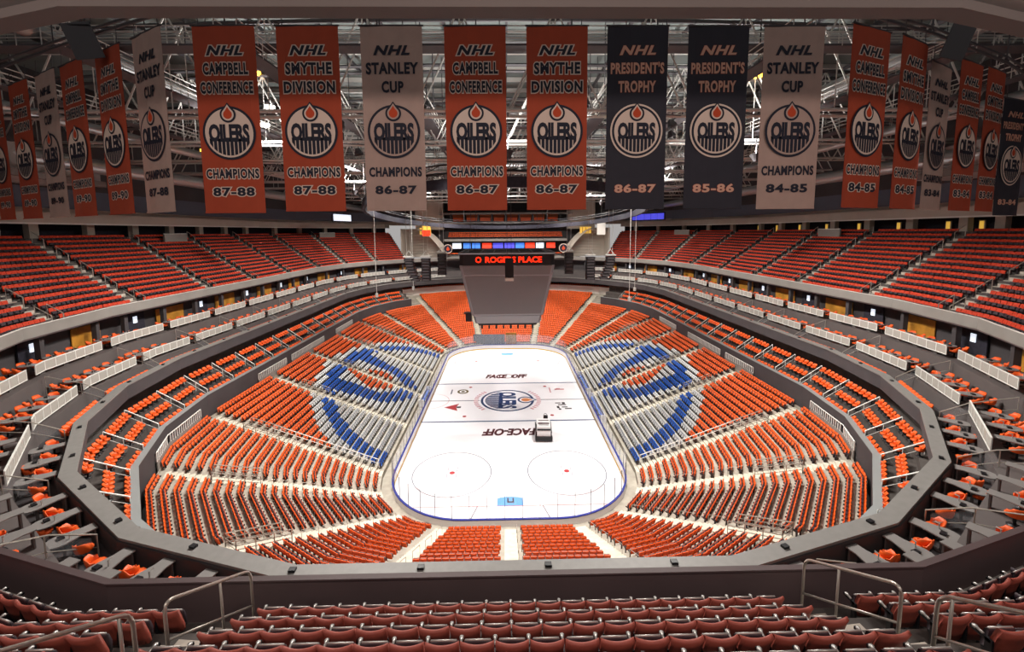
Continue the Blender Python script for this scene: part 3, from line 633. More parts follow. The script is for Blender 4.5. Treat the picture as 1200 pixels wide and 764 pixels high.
for i in range(nbx):
    k0, k1 = boxk[i]; k1 = k1 if k1 > k0 else k1+24; mid = R((k0+k1)/2, 24); sd, r = boxname[i]
    if mid[1] > 50.5 and abs(mid[0]) < 24: continue
    nearend = mid[1] < -46
    for tier, d, zt, zf in (('lower', S1D, 15.75 if nearend else S1Z, 14.95), ('upper', S2D, S2Z, 16.6)):
        if tier == 'upper' and mid[1] < -48: continue
        if not nearend: balustrade(i, d, zt, .82, tier)
        for q, f in enumerate((.2, .5, .8)):
            k = k0+(k1-k0)*f; t, n = seg_out(k)
            counter(k, d+.5, zf, tier, f'grey drink counter, {ordn(q+1)} in the {ordn(r)} {tier} suite box along the {sd}')
            for j, (u, w) in enumerate(((-.85, .6), (.85, .6), (-.62, 1.4), (.62, 1.4))):
                p = R(k, d+.5+w)+t*u
                if d+.5+w > d+2.35: continue
                sch.append((p[0], p[1], zf, math.atan2(-n[0], n[1])+(-1 if u < 0 else 1)*(.9 if w < 1 else .4)*1.0, f'orange tub chair at {ordn(q*4+j+1)} place, {ordn(r)} {tier} suite box, {sd} side'))
    # partition rail between boxes
    mb = MB(); a = R(k1, 23.0); b = R(k1, 26.7)
    zr = 15.0; pts = [[*a, 13.9], [*a, 14.9], [*(a+(b-a)*.38), 15.85], [*b, 16.75], [*b, 15.1]]
    mb.tube(pts, .035, 6); mb.tube([[*(a+(b-a)*.42), 14.95], [*(a+(b-a)*.42), 15.9]], .03, 6); mb.tube([[*a, 14.3], [*(a+(b-a)*.42), 15.2], [*b, 15.9]], .022, 6)
    o = thing('partition_rail', f'bent steel partition rail beyond the {ordn(r)} suite box on the {sd}', 'railing', (0, 0, 0), 0, 'suite partition rails'); mb.build('steel_frame', M_RAIL, o)
    c0, c1 = a+(b-a)*.05, a+(b-a)*.4; mb = MB(); mb.add([[*c0, 14.0], [*c1, 14.98], [*c1, 15.75], [*c0, 14.85]], [(0, 1, 2, 3)]); mb.build('glass_pane', M_GLASS, o)
    if mid[1] < -38:
        for q, f in enumerate((.17, .5, .83)):
            k = k0+(k1-k0)*f; t, n = seg_out(k); counter(k, 23.1, 13.9, 'ledge row', f'grey comet shaped counter, {ordn(q+1)} behind the ledge in the {ordn(r)} bay, {sd} side', .82)
            for u, w in ((-.95, .45), (.95, .45), (.1, 1.62)):
                if abs(u) < .5 and f != .5: continue
                p = R(k, 23.1+w)+t*u; w_ = 'left' if u < -.5 else 'right' if u > .5 else 'outward'; p = R(k, 22.95+min(w, 1.1))+t*u; sch.append((p[0], p[1], 13.9, math.atan2(-n[0], n[1])+(-.7 if u < -.5 else .7 if u > .5 else 0), f'orange tub chair {w_} of {ordn(q+1)} ledge counter, {ordn(r)} bay, {sd} side'))
        continue
    for s in rows_seats(k0, k1, 22.85, 1, 1, lambda q: 13.9, .6, .15, .1):
        sch.append((s[0], s[1], s[2], s[3], f'orange tub chair {ordn(s[5]+1)} behind the grey ledge, {ordn(r)} bay, {sd} side'))
vis = [s for s in sch]
chair_set([(*s[:4], 0, 0, 0, s[4]) for s in vis if in_margin(s)], lambda s: s[7], 'orange tub chairs of the suites', 'suite_chair', 'remaining orange tub chairs of the suites', TC2)
# rooms behind the suites: walls with the room glow put into their gold colour, dark openings, screens, columns
rank2 = {}
kk = np.array([kl(s) for s in np.arange(0, cll[-1], 5.2)])
for i, k in enumerate(kk):
    t, n = seg_out(k); p = R(k, 30.5); a = math.atan2(t[1], t[0])
    if p[1] > 52 and abs(p[0]) < 24 or p[1] < -54: continue
    if i % 2 == 0:
        mb = MB(); mb.box(p[0]-n[0]*.05, p[1]-n[1]*.05, 17.75, 4.4, .08, 2.1, 0, a); struct(mb.build('wall_gold_room', M_GOLD), 'wall of a suite room, its glow put into the gold colour')
    else:
        q = p-n*.12; o = struct(MB().box(q[0], q[1], 17.9, 2.6, .1, 2.4, 0, a).build('door_suite', M_CURT), 'dark doorway of a suite')
        q = p-n*.22; sd = 'left' if p[0] < 0 else 'right'; rank2[sd] = rank2.get(sd, 0)+1
        tag(MB().box(q[0], q[1], 18.2, .5, .06, .75, 0, a).build('wall_screen', M_TV), f'small lit white screen in the {ordn(rank2[sd])} dark suite doorway on the {sd}', 'screen', 'lit suite screens')
    q = R(k+.05, 29.4); struct(MB().box(q[0], q[1], 17.8, .45, .45, 2.6, 0, a).build('column_suite', M_DKW), 'dark column below the upper deck')

# white guard rails along the top of the lower bowl and around the aisle openings
def rail_run(pts, h, name, label, posts=1.5, m=M_WRAIL, r=.035, mids=(.5,), group=None, panel=None):
    mb = MB(); P = [np.array(p, float) for p in pts]
    for a, b in zip(P[:-1], P[1:]):
        n = max(1, round(np.linalg.norm(b-a)/posts))
        for q in range(n+1): c = a+(b-a)*q/n; bar(mb, c, c+[0, 0, h], r*.85)
        for f in mids: bar(mb, a+[0, 0, h*f], b+[0, 0, h*f], r*.7)
    mb.tube([p+[0, 0, h] for p in P], r, 6)
    return tag(mb.build(name, m), label, 'railing', group)
for k0, k1 in ((3.52, 4.75), (yk(-13.5), yk(-7.)), (yk(-5.5), yk(5)), (yk(10), yk(18))):
    for lft in (0, 1):
        a, b = (k0, k1) if not lft else (mir(k1), mir(k0)); sd = 'left' if lft else 'right'
        mb = MB(); strip(mb, rect(19.36, 19.44, 8.3, 9.2), a, b, close=True, caps=True)
        q = {3.52: 'nearest', yk(-13.5): 'second nearest', yk(-5.5): 'third nearest', yk(10): 'farthest'}[k0]
        o = thing('bowl_balustrade', f'white slatted balustrade at the top of lower bowl, {q} on the {sd}', 'balustrade', (0, 0, 0), 0, 'lower bowl balustrades')
        mb.build('base_panel', M_FAS, o)
        mb = MB(); ks = kpts(a, b); pts = [R(k, 19.4) for k in ks]
        for u, v in zip(pts[:-1], pts[1:]):
            n = max(2, int(np.linalg.norm(v-u)/.35))
            for j in range(n+1): c = u+(v-u)*j/n; mb.box(c[0], c[1], 9.55, .07, .07, .8)
        mb.tube([[*p, 9.95] for p in pts], .05, 6); mb.build('slat_rail', M_WRAIL, o)
for i, k in enumerate([3.45, 5, yk(-10.56), yk(0), yk(11), 6, 1.8]):
    for lft in (0, 1):
        kk_ = mir(k) if lft else k; sd = 'left' if lft else 'right'; t, n = seg_out(kk_-1e-6)
        a0, a1 = R(kk_, 12.0), R(kk_, 15.6); i0 = int((12.0-L_D0)/L_P); za, zb = lz(i0)+.1, lz(i0+4)+.1
        pts = [[*(a0+t*.72), za], [*(a1+t*.72), zb], [*(a1-t*.72), zb], [*(a0-t*.72), za]]
        rail_run(pts, .95, 'aisle_rail', f'pale steel guard rail around the upper steps of the {ordn(i+1)} {sd} lower aisle', 1.2, M_RAIL, .04, (.35, .65), 'lower aisle guard rails')
for lft in (0, 1):
    k = mir(5) if lft else 5; t, n = seg_out(k-1e-6); sd = 'left' if lft else 'right'; e = -.72 if lft else .72
    a0, a1 = R(k, 2.0)+t*e, R(k, 13.2)+t*e
    rail_run([[*a0, lz(0)+.35], [*a1, lz(int((13.2-L_D0)/L_P))+.15]], .95, 'aisle_rail', f'long pale rail down the aisle before the mosaic seats on the {sd}', 2.2, M_WRAIL, .045, (.5,), 'long mosaic aisle rails')
# slender rails down the lower aisles
for i, k in enumerate(LA[:-1]):
    if FAR0 < k % 24 < FAR1: continue
    t, n = seg_out(k-1e-6); p0 = R(k, L_D0); loc = np.array([*p0, lz(0)])
    o = thing('stair_rail', f'thin stepped stair rail down the {lower_block(k+1e-3)} aisle', 'railing', loc, 0, 'lower aisle stair rails')
    for r in range(1, 11, 3):
        p = R(k, L_D0+r*L_P+.3)+t*.5; q = R(k, L_D0+(r+2)*L_P)+t*.5
        mb = MB(); mb.tube([np.array(w_)-loc for w_ in ([*p, lz(r)], [*p, lz(r)+.9], [*q, lz(r+2)+.75], [*q, lz(r+2)])], .025, 5); mb.build('rail_loop', M_RAIL, o)
# upper aisle rails
for i, k in enumerate(UA[1:-1]):
    t, n = seg_out(k-1e-6); sd = side_name(k); mb = MB(); p0 = R(k, 29)
    x, y, d = projpx(np.array([*p0, 20]))
    if y[0] > 720 or x[0] < -250 or x[0] > 1450: continue
    rk = sum(1 for q in UA[1:-1] if side_name(q) == sd and abs(R(q, 29)[1]-(-60)) <= abs(R(k, 29)[1]-(-60)))
    o = thing('stair_rail', f'steel stair rails up the {ordn(rk)} upper bowl aisle on the {sd}', 'railing', (*p0, uz(0)), 0, 'upper aisle stair rails'); loc = np.array([*p0, uz(0)])
    for r in range(0, 13, 3):
        for e in ((-.62, .62) if r == 0 else (.0,)):
            p = R(k, U_D0+r*U_P+.1)+t*e; q = R(k, U_D0+(r+1.6)*U_P)+t*e; e1 = tw(p[1])
            mb = MB(); mb.tube([np.array(w_)-loc for w_ in ([*p, uz(r)+e1], [*p, uz(r)+1.0+e1], [*q, uz(r)+1.9+e1], [*q, uz(r+1)+e1])], .045, 6); mb.build('rail_loop', M_RAIL, o)

# foreground handrails
def handrail(pts, name, label, mids):
    o = thing(name, label, 'handrail', (0, 0, 0))
    mb = MB(); P = [np.array(p, float) for p in pts]; sm = []
    for i in range(len(P)):
        if 0 < i < len(P)-1:
            a, b = P[i]+(P[i-1]-P[i])/np.linalg.norm(P[i-1]-P[i])*.22, P[i]+(P[i+1]-P[i])/np.linalg.norm(P[i+1]-P[i])*.22
            for u in np.linspace(0, 1, 6): sm.append((1-u)**2*a+2*u*(1-u)*P[i]+u*u*b)
        else: sm.append(P[i])
    mb.tube(sm, .028, 10); mb.build('loop_rail', M_RAIL, o, smooth=True)
    mb = MB(); mb.tube([P[0]*.5+P[1]*.5, P[-1]*.5+P[-2]*.5], .022, 8); mb.build('mid_rail', M_RAIL, o, smooth=True)
    for f in mids:
        c = P[1]+(P[2]-P[1])*f; b = P[0]+(P[3]-P[0])*f; mb = MB(); mb.tube([b, c], .022, 8); mb.build('rail_post', M_RAIL, o, smooth=True)
    for p in (P[0], P[-1]): mb = MB(); mb.tube([p, p+[0, 0, .03]], .07, 10); mb.build('foot_flange', M_RAIL, o)
for sx, sd in ((-1, 'left'), (1, 'right')):
    X = -5.72 if sx < 0 else 6.05
    Xb = X+sx*.0
    handrail([(X, -59.35, 19.4), (X, -59.35, 21.0), (Xb, -61.45, 22.3), (Xb, -61.45, 20.95)], 'aisle_handrail', f'bent steel handrail in front of the near wall at the {sd} foreground steps', (.42,))
    X2 = X-sx*.02
    handrail([(X2, -62.0, 21.3), (X2, -62.0, 22.65), (X2, -63.9, 23.95), (X2, -63.9, 22.6)], 'aisle_handrail', f'nearest bent steel handrail cut off at the {sd} edge', (.1,))

# ------------------------------------------------------------------ scoreboard
sbd = thing('scoreboard', 'large grey four sided scoreboard with red lit name hanging over centre ice', 'scoreboard', (0, 0, 14))
def frustum(mb, z0, h0, z1, h1, ch=0.0, mi=0):
    def sq(h, z):
        c = ch
        return [(-h+c, -h, z), (h-c, -h, z), (h, -h+c, z), (h, h-c, z), (h-c, h, z), (-h+c, h, z), (-h, h-c, z), (-h, -h+c, z)] if c else [(-h, -h, z), (h, -h, z), (h, h, z), (-h, h, z)]
    a, b = sq(h0, z0), sq(h1, z1); n = len(a)
    mb.add(a+b, [(i, (i+1) % n, n+(i+1) % n, n+i) for i in range(n)]+[tuple(range(n))[::-1], tuple(range(n, 2*n))], mi)
mb = MB(); frustum(mb, 1.45, 5.4, 9.15, 6.95, .35); mb.build('screen_body', M_SCRF, sbd)
for a in range(4):
    c, s_ = round(math.cos(a*math.pi/2)), round(math.sin(a*math.pi/2)); Rz = lambda p, c=c, s_=s_: (c*p[0]-s_*p[1], s_*p[0]+c*p[1], p[2])
    hw = lambda z: 5.4+(6.95-5.4)*(z-1.45)/7.7
    mb = MB()
    for z0, z1, m in ((1.7, 7.55, .42), (7.75, 9.1, .42)): mb.obox(*[np.array(q, float) for q in (Rz((-hw(z0)+m, -hw(z0)-.03, z0)), np.array(Rz((2*(hw(z0)-m), 0, 0))), np.array(Rz((0, .1, 0))), np.array(Rz((0, -(hw(z1)-hw(z0)), z1-z0))))]) if False else mb.add([Rz(p) for p in ((-hw(z0)+m, -hw(z0)-.05, z0), (hw(z0)-m, -hw(z0)-.05, z0), (hw(z1)-m, -hw(z1)-.05, z1), (-hw(z1)+m, -hw(z1)-.05, z1), (-hw(z0)+m, -hw(z0)+.1, z0), (hw(z0)-m, -hw(z0)+.1, z0), (hw(z1)-m, -hw(z1)+.1, z1), (-hw(z1)+m, -hw(z1)+.1, z1))], [(0, 1, 2, 3), (0, 4, 5, 1), (1, 5, 6, 2), (2, 6, 7, 3), (3, 7, 4, 0)])
    mb.build('screen', M_SCR, sbd)
mb = MB(); frustum(mb, 9.2, 6.9, 10.75, 6.95, .5); band = mb.build('led_band', M_SCRD, sbd)
mb = MB(); Tm = lambda x, y: (x, -7.02, y)
put_text(mb, 'ROGERS PLACE', 8.2, .85, lambda x, y: (x+.95, -7.0, 9.98+y), 0, offset=.03)
tag(mb.build('red_lettering', M_LED, band), 'red glowing letters')
mb = MB(); ringpoly(mb, .27, .46, lambda x, y: (-4.15+x, -7.0, 9.98+y), 0, 8); tag(mb.build('ring_mark', M_LED, band), 'red glowing ring mark')
mb = MB(); 
for h in (6.95, 6.2):
    for a, b in (((-h, -h), (h, -h)), ((h, -h), (h, h)), ((h, h), (-h, h)), ((-h, h), (-h, -h))): bar(mb, [*a, 10.9], [*b, 10.9], .14, 6)
for x in np.linspace(-6, 6, 7): bar(mb, [x, -6.95, 10.9], [x, 6.95, 10.9], .08, 5)
mb.build('top_frame', M_SCRF, sbd)
mb = MB(); frustum(mb, .15, 4.9, 1.35, 5.2, .3); mb.build('lower_apron', M_SCRF, sbd)
mb = MB(); frustum(mb, -.25, 4.4, .15, 4.6, 0); mb.build('under_frame', M_SCRD, sbd)
for i in range(8):
    x = -3.9+i*1.1; mb = MB(); mb.tube([(x, -4.6, -.25), (x, -4.5, -.7)], .14, 8); mb.build('downlight', M_BLK, sbd)
mb = MB(); mb.box(-5.9, -4.5, 1.1, .9, .9, 1.2); mb.box(-5.95, -4.5, 1.75, 1.3, 1.2, .12); mb.build('side_pod', M_SCRD, sbd)
for sx in (-1, 1):
    for sy in (-1, 1): mb = MB(); mb.tube([(sx*5.5, sy*5.5, 10.9), (sx*5.0, sy*5.0, 23.5)], .035, 5); mb.build('hanging_cable', M_STEELD, sbd)

# dark pole with a white box in front of the scoreboard
o = thing('hanging_camera_pole', 'dark hanging box on cables with white lower end before the scoreboard', 'hanging box', (.2, -17.8, 22.0))
mb = MB(); mb.box(0, 0, 1.75, 1.0, .6, 2.3); mb.build('housing', M_BLK, o)
mb = MB(); mb.box(0, -.02, .35, 1.05, .66, .36); mb.build('white_end', M_WRAIL, o)
mb = MB(); mb.box(0, 0, .57, .5, .3, .1); mb.build('joint', M_STEELD, o)
for x in (-.25, .25): mb = MB(); mb.tube([(x, 0, 2.9), (x, 0, 14.4)], .03, 5); mb.build('hanging_cable', M_STEELD, o)

# loudspeaker clusters
def speakers(x, y, z, lab, curve, n=8):
    o = thing('speaker_cluster', lab, 'loudspeakers', (x, y, z)); px = 0; cy = 0
    for i in range(n):
        a = .09*i*i/n*1.0 if curve else 0; mb = MB(); h = 3.4/n; zc = 3.2-i*h
        xo = curve*(.16*i*i/n)*.9
        mb.obox((xo-.65, -.4, zc-h*.9), (1.3, 0, 0), (0, .8, 0), (curve*.08*i/2, 0, h*.86)); s_ = mb.build('speaker_cabinet', M_BLK, o)
        mb = MB(); mb.obox((xo-.5, -.43, zc-h*.8), (1.0, 0, 0), (0, .03, 0), (curve*.08*i/2, 0, h*.6)); mb.build('speaker_grille', M_STEELD, s_)
    mb = MB(); mb.box(0, 0, 3.45, 1.5, .9, .14); bar(mb, (-.6, 0, 3.5), (0, 0, 4.3), .05); bar(mb, (.6, 0, 3.5), (0, 0, 4.3), .05); mb.build('rigging_frame', M_STEEL, o)
    for q in (-.3, .3): mb = MB(); mb.tube([(q, 0, 3.5), (q, 0, 14.2)], .03, 5); mb.build('hanging_cable', M_STEEL, o)
speakers(-14.5, -5.5, 21.0, 'curved black loudspeaker column hanging left, outer one of three', 1)
speakers(-12.0, -5.5, 21.0, 'straight black loudspeaker column hanging left of the scoreboard', 0)
speakers(-10.3, -1.0, 21.4, 'grey rimmed loudspeaker column left, nearest to the scoreboard', 0, 6)
speakers(15.4, -5.5, 21.0, 'curved black loudspeaker column hanging right, outer one of three', -1)
speakers(12.4, -5.5, 21.0, 'straight black loudspeaker column hanging right of the scoreboard', 0)
speakers(9.9, -1.0, 21.4, 'grey rimmed loudspeaker column right, nearest to the scoreboard', 0, 6)
for i, (x, y) in enumerate(((-20.5, -2), (-16.5, 6), (17.6, -8), (21.5, 2))):
    mb = MB(); mb.tube([(x, y, 18.5), (x, y, 36)], .045, 5); mb.box(x, y, 18.2, .35, .35, .6)
    tag(mb.build('hanging_cable', M_STEEL), f'thin pale vertical rigging cable, {ordn(i+1)} of four from the left', 'cable', 'rigging cables')

# ------------------------------------------------------------------ banners
def banner(pL, pR, zt, zb, style, lines, year, label, champs='CHAMPIONS', emb=True):
    pL, pR = np.array(pL, float), np.array(pR, float); w = np.linalg.norm(pR-pL); t = (pR-pL)/w; mid = (pL+pR)/2; Hh = zt-zb; w = 2.42
    a = math.atan2(t[1], t[0]); o = thing('championship_banner', label, 'banner', (*mid, zb), a, 'hanging banners')
    base = {'o': M_BOR, 'w': M_BWH, 'n': M_BNV}[style]
    mb = MB(); n = 9
    f1 = lambda x: .02*math.sin(x*2.2+zb)+.012*math.sin(x*5)
    F = lambda x, z, l: (x, f1(x)-.012-.006*l, z)
    rows = [[(x, f1(x), z) for x in np.linspace(-w/2, w/2, n)] for z in (0.0, Hh)]
    rows += [[(x, f1(x)+.01, z) for x in np.linspace(-w/2, w/2, n)] for z in (Hh, 0.0)]
    mb.grid(rows, 0, close=True); mb.build('banner_cloth', base, o)
    mb = MB(); mb.tube([(-w/2-.05, .01, Hh+.03), (w/2+.05, .01, Hh+.03)], .04, 8); mb.build('top_bar', M_STEELD, o)
    mb = MB(); mb.tube([(-w/2, .005, -.0), (w/2, .005, -.0)], .025, 8); mb.build('bottom_bar', base, o)
    main, edge = (M_NAVY, M_CREAM) if style == 'o' else (M_NAVY, None) if style == 'w' else (M_PORG, M_DROP)
    def ln(body, fy, wf, hf, shear=0.0):
        mb = MB(); M = lambda l: (lambda x, y: F(x+.0, Hh*(1-fy)+y, l))
        if edge is not None: put_text(mb, body, w*wf, Hh*hf, M(1), 1, offset=.115 if style == 'o' else .05, shear=shear, fit=.045, spacing=1.12)
        put_text(mb, body, w*wf, Hh*hf, M(2), 0, offset=.042 if style != 'n' else .035, shear=shear, fit=.045, spacing=1.12)
        mb.build('lettering', [main, edge or main], o)
    ln('NHL', .127, .60, .052, .3)
    for i, (s, wf) in enumerate(lines): ln(s, .222+.10*i, wf, .064)
    mb = MB(); r = w*.43 if style != 'n' else w*.41; cz = Hh*(1-.565)
    if style == 'n': poly(mb, circ(1.0, 48), lambda x, y: (x*r*1.07, -.042, cz+y*r*1.07), 1)
    emblem(mb, r, lambda q: (lambda x, y: (x, -.042-.006*q, cz+y)), 0, 1, 2); mb.build('round_emblem', [M_NAVY, M_CREAM if style != 'w' else M_BWH, M_DROP], o)
    if champs: ln(champs, .785, .88, .055)
    ln(year, .885, .70, .05)
    for x in (-w*.4, w*.4): mb = MB(); mb.tube([(x, .02, Hh+.03), (x, .05, Hh+.75)], .015, 5); mb.build('hanging_wire', M_STEELD, o)
CAMPB = [('CAMPBELL', .74), ('CONFERENCE', .86)]; SMY = [('SMYTHE', .76), ('DIVISION', .84)]; STAN = [('STANLEY', .86), ('CUP', .36)]; PRES = [("PRESIDENT'S", .88), ('TROPHY', .62)]
ZT, ZB = 36.05, 28.93
YB = -50.25
def atx(c): return (c-1.2, YB), (c+1.2, YB)
banner(*atx(-11.2), ZT, ZB-.05, 'o', CAMPB, '87-88', 'orange Campbell Conference banner dated 87-88')
banner(*atx(-7.97), ZT, ZB-.0, 'o', SMY, '87-88', 'orange Smythe Division banner dated 87-88')
banner(*atx(-4.7), ZT, ZB, 'w', STAN, '86-87', 'white Stanley Cup banner dated 86-87')
banner(*atx(-1.42), ZT, ZB, 'o', CAMPB, '86-87', 'orange Campbell Conference banner dated 86-87')
banner(*atx(1.82), ZT, ZB, 'o', SMY, '86-87', 'orange Smythe Division banner dated 86-87')
banner(*atx(5.03), ZT, ZB, 'n', PRES, '86-87', "navy President's Trophy banner dated 86-87", None)
banner(*atx(8.26), ZT, ZB, 'n', PRES, '85-86', "navy President's Trophy banner dated 85-86", None)
banner(*atx(11.3), ZT, ZB-.03, 'w', STAN, '84-85', 'white Stanley Cup banner dated 84-85')
banner((13.44, -50.54), (15.69, -49.68), ZT, ZB, 'o', CAMPB, '84-85', 'orange Campbell Conference banner dated 84-85')
banner((16.34, -49.58), (18.49, -48.48), ZT, ZB, 'o', SMY, '84-85', 'orange Smythe Division banner dated 84-85')
banner((18.62, -48.62), (20.74, -47.45), ZT-.65, ZB, 'w', STAN, '83-84', 'white Stanley Cup banner dated 83-84')
banner((21.51, -47.16), (23.7, -46.14), ZT, ZB, 'o', CAMPB, '83-84', 'orange Campbell Conference banner dated 83-84')
banner((23.93, -46.2), (26.09, -45.12), ZT, ZB, 'o', SMY, '83-84', 'orange Smythe Division banner dated 83-84')
banner((26.11, -45.17), (28.4, -44.37), ZT-1.2, ZB-.2, 'n', PRES, '83-84', 'navy banner dated 83-84 at the right edge', None)
banner((-15.78, -49.01), (-13.66, -50.17), ZT+.05, ZB+.03, 'w', STAN, '87-88', 'white Stanley Cup banner dated 87-88')
banner((-18.35, -47.94), (-16.22, -49.1), ZT-.15, ZB+.02, 'o', SMY, '89-90', 'orange Smythe Division banner dated 89-90')
banner((-21.19, -46.67), (-19.05, -47.79), ZT-.2, ZB, 'o', CAMPB, '89-90', 'orange Campbell Conference banner dated 89-90')
banner((-23.63, -45.49), (-21.49, -46.61), ZT-.2, ZB, 'w', STAN, '89-90', 'white Stanley Cup banner dated 89-90')
banner((-26.61, -44.03), (-24.43, -45.09), ZT-.15, ZB, 'o', SMY, '89-90', 'orange banner second from the left edge')
banner((-29.51, -42.61), (-27.36, -43.72), ZT-.2, ZB, 'o', CAMPB, '89-90', 'orange banner cut off by the left edge')
mb = MB(); pts = [(-34, -41, 36.6), (-27, -44.3, 36.6), (-19, -47.8, 36.65), (-14, -49.8, 36.7), (-9, -50.3, 36.75), (9, -50.3, 36.75), (13, -50.3, 36.75), (19, -48.2, 36.7), (26, -45.2, 36.6), (34, -41, 36.5)]
mb.tube(pts, .07, 6); mb.tube([(x*1.02, y+.5, z+.5) for x, y, z in pts], .06, 6)
for x, y, z in pts: mb.tube([(x, y, z), (x*1.02, y+.5, z+.5), (x*1.05, y+1, 46.9)], .035, 5)
tag(mb.build('banner_rail', M_STEELD), 'dark bent pipe rail from which the banners hang', 'rail')
for x, y, sd in ((-17.75, -48.9, 'left'), (18.95, -49.2, 'right')):
    o = thing('hanging_sheet', f'dark grey slanted hanging sheet over the {sd} row of banners', 'sheet', (x, y, 35.3))
    mb = MB(); s = -1 if sd == 'left' else 1
    mb.obox((-.55-s*.15, -.05, 0), (1.1, .1, -.15*s), (0, .04, 0), (s*.55, 0, 1.45)); mb.build('sheet_cloth', M_STEELD, o)
    mb = MB(); mb.tube([(s*.4-.6, 0, 1.42), (s*.4+.6, 0, 1.42)], .03, 6); mb.build('sheet_bar', M_BLK, o)

# ------------------------------------------------------------------ roof steel
def truss(y, zb, zt, xh, lab, nseg=14, w=1.6):
    o = thing('roof_truss', lab, 'truss', (0, y, zb)); H = zt-zb
    xs = np.linspace(-xh, xh, nseg+1); arch = lambda x: 1.5*(1-(x/xh)**2)
    for s in (-w/2, w/2):
        mb = MB(); mb.tube([(x, s, 0) for x in (-xh, xh)], .13, 6); mb.build('bottom_chord', M_STEEL, o)
        mb = MB(); mb.tube([(x, s, H+arch(x)) for x in xs], .15, 6); mb.build('top_chord', M_STEELD, o)
        mb = MB()
        for i in range(nseg):
            a, b = xs[i], xs[i+1]; m = (a+b)/2
            bar(mb, (a, s, 0), (m, s, H+arch(m)), .07, 5); bar(mb, (m, s, H+arch(m)), (b, s, 0), .07, 5); bar(mb, (m, s, 0), (m, s, H+arch(m)), .045, 4)
        mb.build('web', M_STEEL, o)
    mb = MB()
    for i in range(nseg+1): bar(mb, (xs[i], -w/2, 0), (xs[i], w/2, 0), .05, 4); 
    for i in range(nseg): bar(mb, (xs[i], -w/2, 0), (xs[i+1], w/2, 0), .04, 4)
    mb.build('cross_ties', M_STEELD, o)
for i, y in enumerate([-36, -26, -16, -6, 4, 14, 24, 34, 44, 54]):
    truss(y, 36.6-.02*i, 42.0, 47, f'pale steel roof truss, {ordn(i+1)} in line behind the banners')
# catwalks running the length of the roof
def catwalk(x0, x1, y0, y1, z, lab):
    o = thing('catwalk', lab, 'catwalk', (x0, y0, z)); D = np.array([x1-x0, y1-y0, 0.0]); L = np.linalg.norm(D); t = D/L; n = np.array([t[1], -t[0], 0])
    mb = MB(); mb.obox(-n*.6, n*1.2, D, (0, 0, .12)); mb.build('walkway', M_STEELD, o)
    for s in (-.6, .6):
        mb = MB()
        for h in (.45, .8, 1.15): mb.tube([n*s+[0, 0, h], D+n*s+[0, 0, h]], .035, 5)
        for q in range(int(L/2.4)+1): c = t*q*2.4+n*s; mb.tube([c, c+[0, 0, 1.15]], .03, 4)
        mb.build('guard_rail', M_STEEL, o)
    mb = MB()
    for q in range(int(L/6)+1): c = t*q*6; mb.tube([c, c+[0, 0, 46.9-z]], .04, 4)
    mb.build('hanger', M_STEELD, o)
for i, x in enumerate((-33, -24, -15, -7, 8, 16, 25, 34)): catwalk(x, x, -44, 60, 37.6+.3*(i % 3), f'steel catwalk running lengthwise under the roof, {ordn(i+1)} from the left')
for i, y in enumerate((-40, -20, 0, 20, 40)): catwalk(-44, 44, y, y, 39.4, f'steel catwalk crossing under the roof, {ordn(i+1)} from the front')
for i, (x0, y0, x1, y1, z, r) in enumerate([(-46, -31, 46, -31, 43.6, .75), (-40, -44, -40, 58, 34.6, .7), (40, -44, 40, 58, 34.4, .7), (-46, -11, 46, -11, 43.4, .7), (-29, -44, -29, 58, 40.5, .6), (29, -44, 29, 58, 40.5, .6), (-46, 28, 46, 28, 43.2, .7), (-36, -40, -36, 50, 37.2, .45), (36, -40, 36, 50, 37.2, .45)]):
    mb = MB(); mb.tube([(x0+(x1-x0)*q/12, y0+(y1-y0)*q/12, z) for q in range(13)], r, 12); o = mb.build('air_duct', M_DUCT, smooth=True)
    tag(o, f'round silver air duct under the roof, {ordn(i+1)} of nine', 'duct', 'round air ducts')
mb = MB()
for y in np.arange(-50, 66, 4.0): mb.box(0, y, 46.6, 96, .25, .5)
struct(mb.build('trim_7', M_STEEL), 'pale roof joists under the deck')
mb = MB()
for x in np.arange(-44, 45, 5.5): mb.box(x, 6, 46.2, .2, 118, .35)
struct(mb.build('trim_8', M_STEELD), 'dark roof purlins under the joists')
# hanging oval truss with dark curtain round the scoreboard
def oval(z, r0, r1):
    pts = []
    for a in np.linspace(0, 2*math.pi, 49): pts.append((21*math.cos(a), 6+38*math.sin(a), z-1.5*math.sin(a)))
    return pts
o = thing('oval_rigging_truss', 'dark oval hanging truss with a black curtain around the scoreboard', 'truss', (0, 0, 30.3))
op = [np.array(p) for p in oval(0, 0, 0)]
mb = MB(); mb.grid([[p+[0, 0, -.1] for p in op], [p+[0, 0, .8] for p in op], [p*[1.02, 1.01, 1]+[0, 0, .8] for p in op], [p*[1.02, 1.01, 1]+[0, 0, -.1] for p in op]], 0, close=True); mb.build('black_curtain', M_CURT, o)
mb = MB(); mb.tube([p+[0, 0, 1.3] for p in op], .12, 6); mb.tube([p*[1.04, 1.02, 1]+[0, 0, 1.9] for p in op], .09, 6)
for p, q in zip(op[:-1], op[1:]): bar(mb, p+[0, 0, 1.3], q*[1.04, 1.02, 1]+[0, 0, 1.9], .045, 4)
mb.build('truss_tubes', M_BLK, o)
mb = MB()
for p in op[::4]: bar(mb, p+[0, 0, 1.3], p+[0, 0, 6.2], .03, 4)
mb.build('hanger', M_STEELD, o)

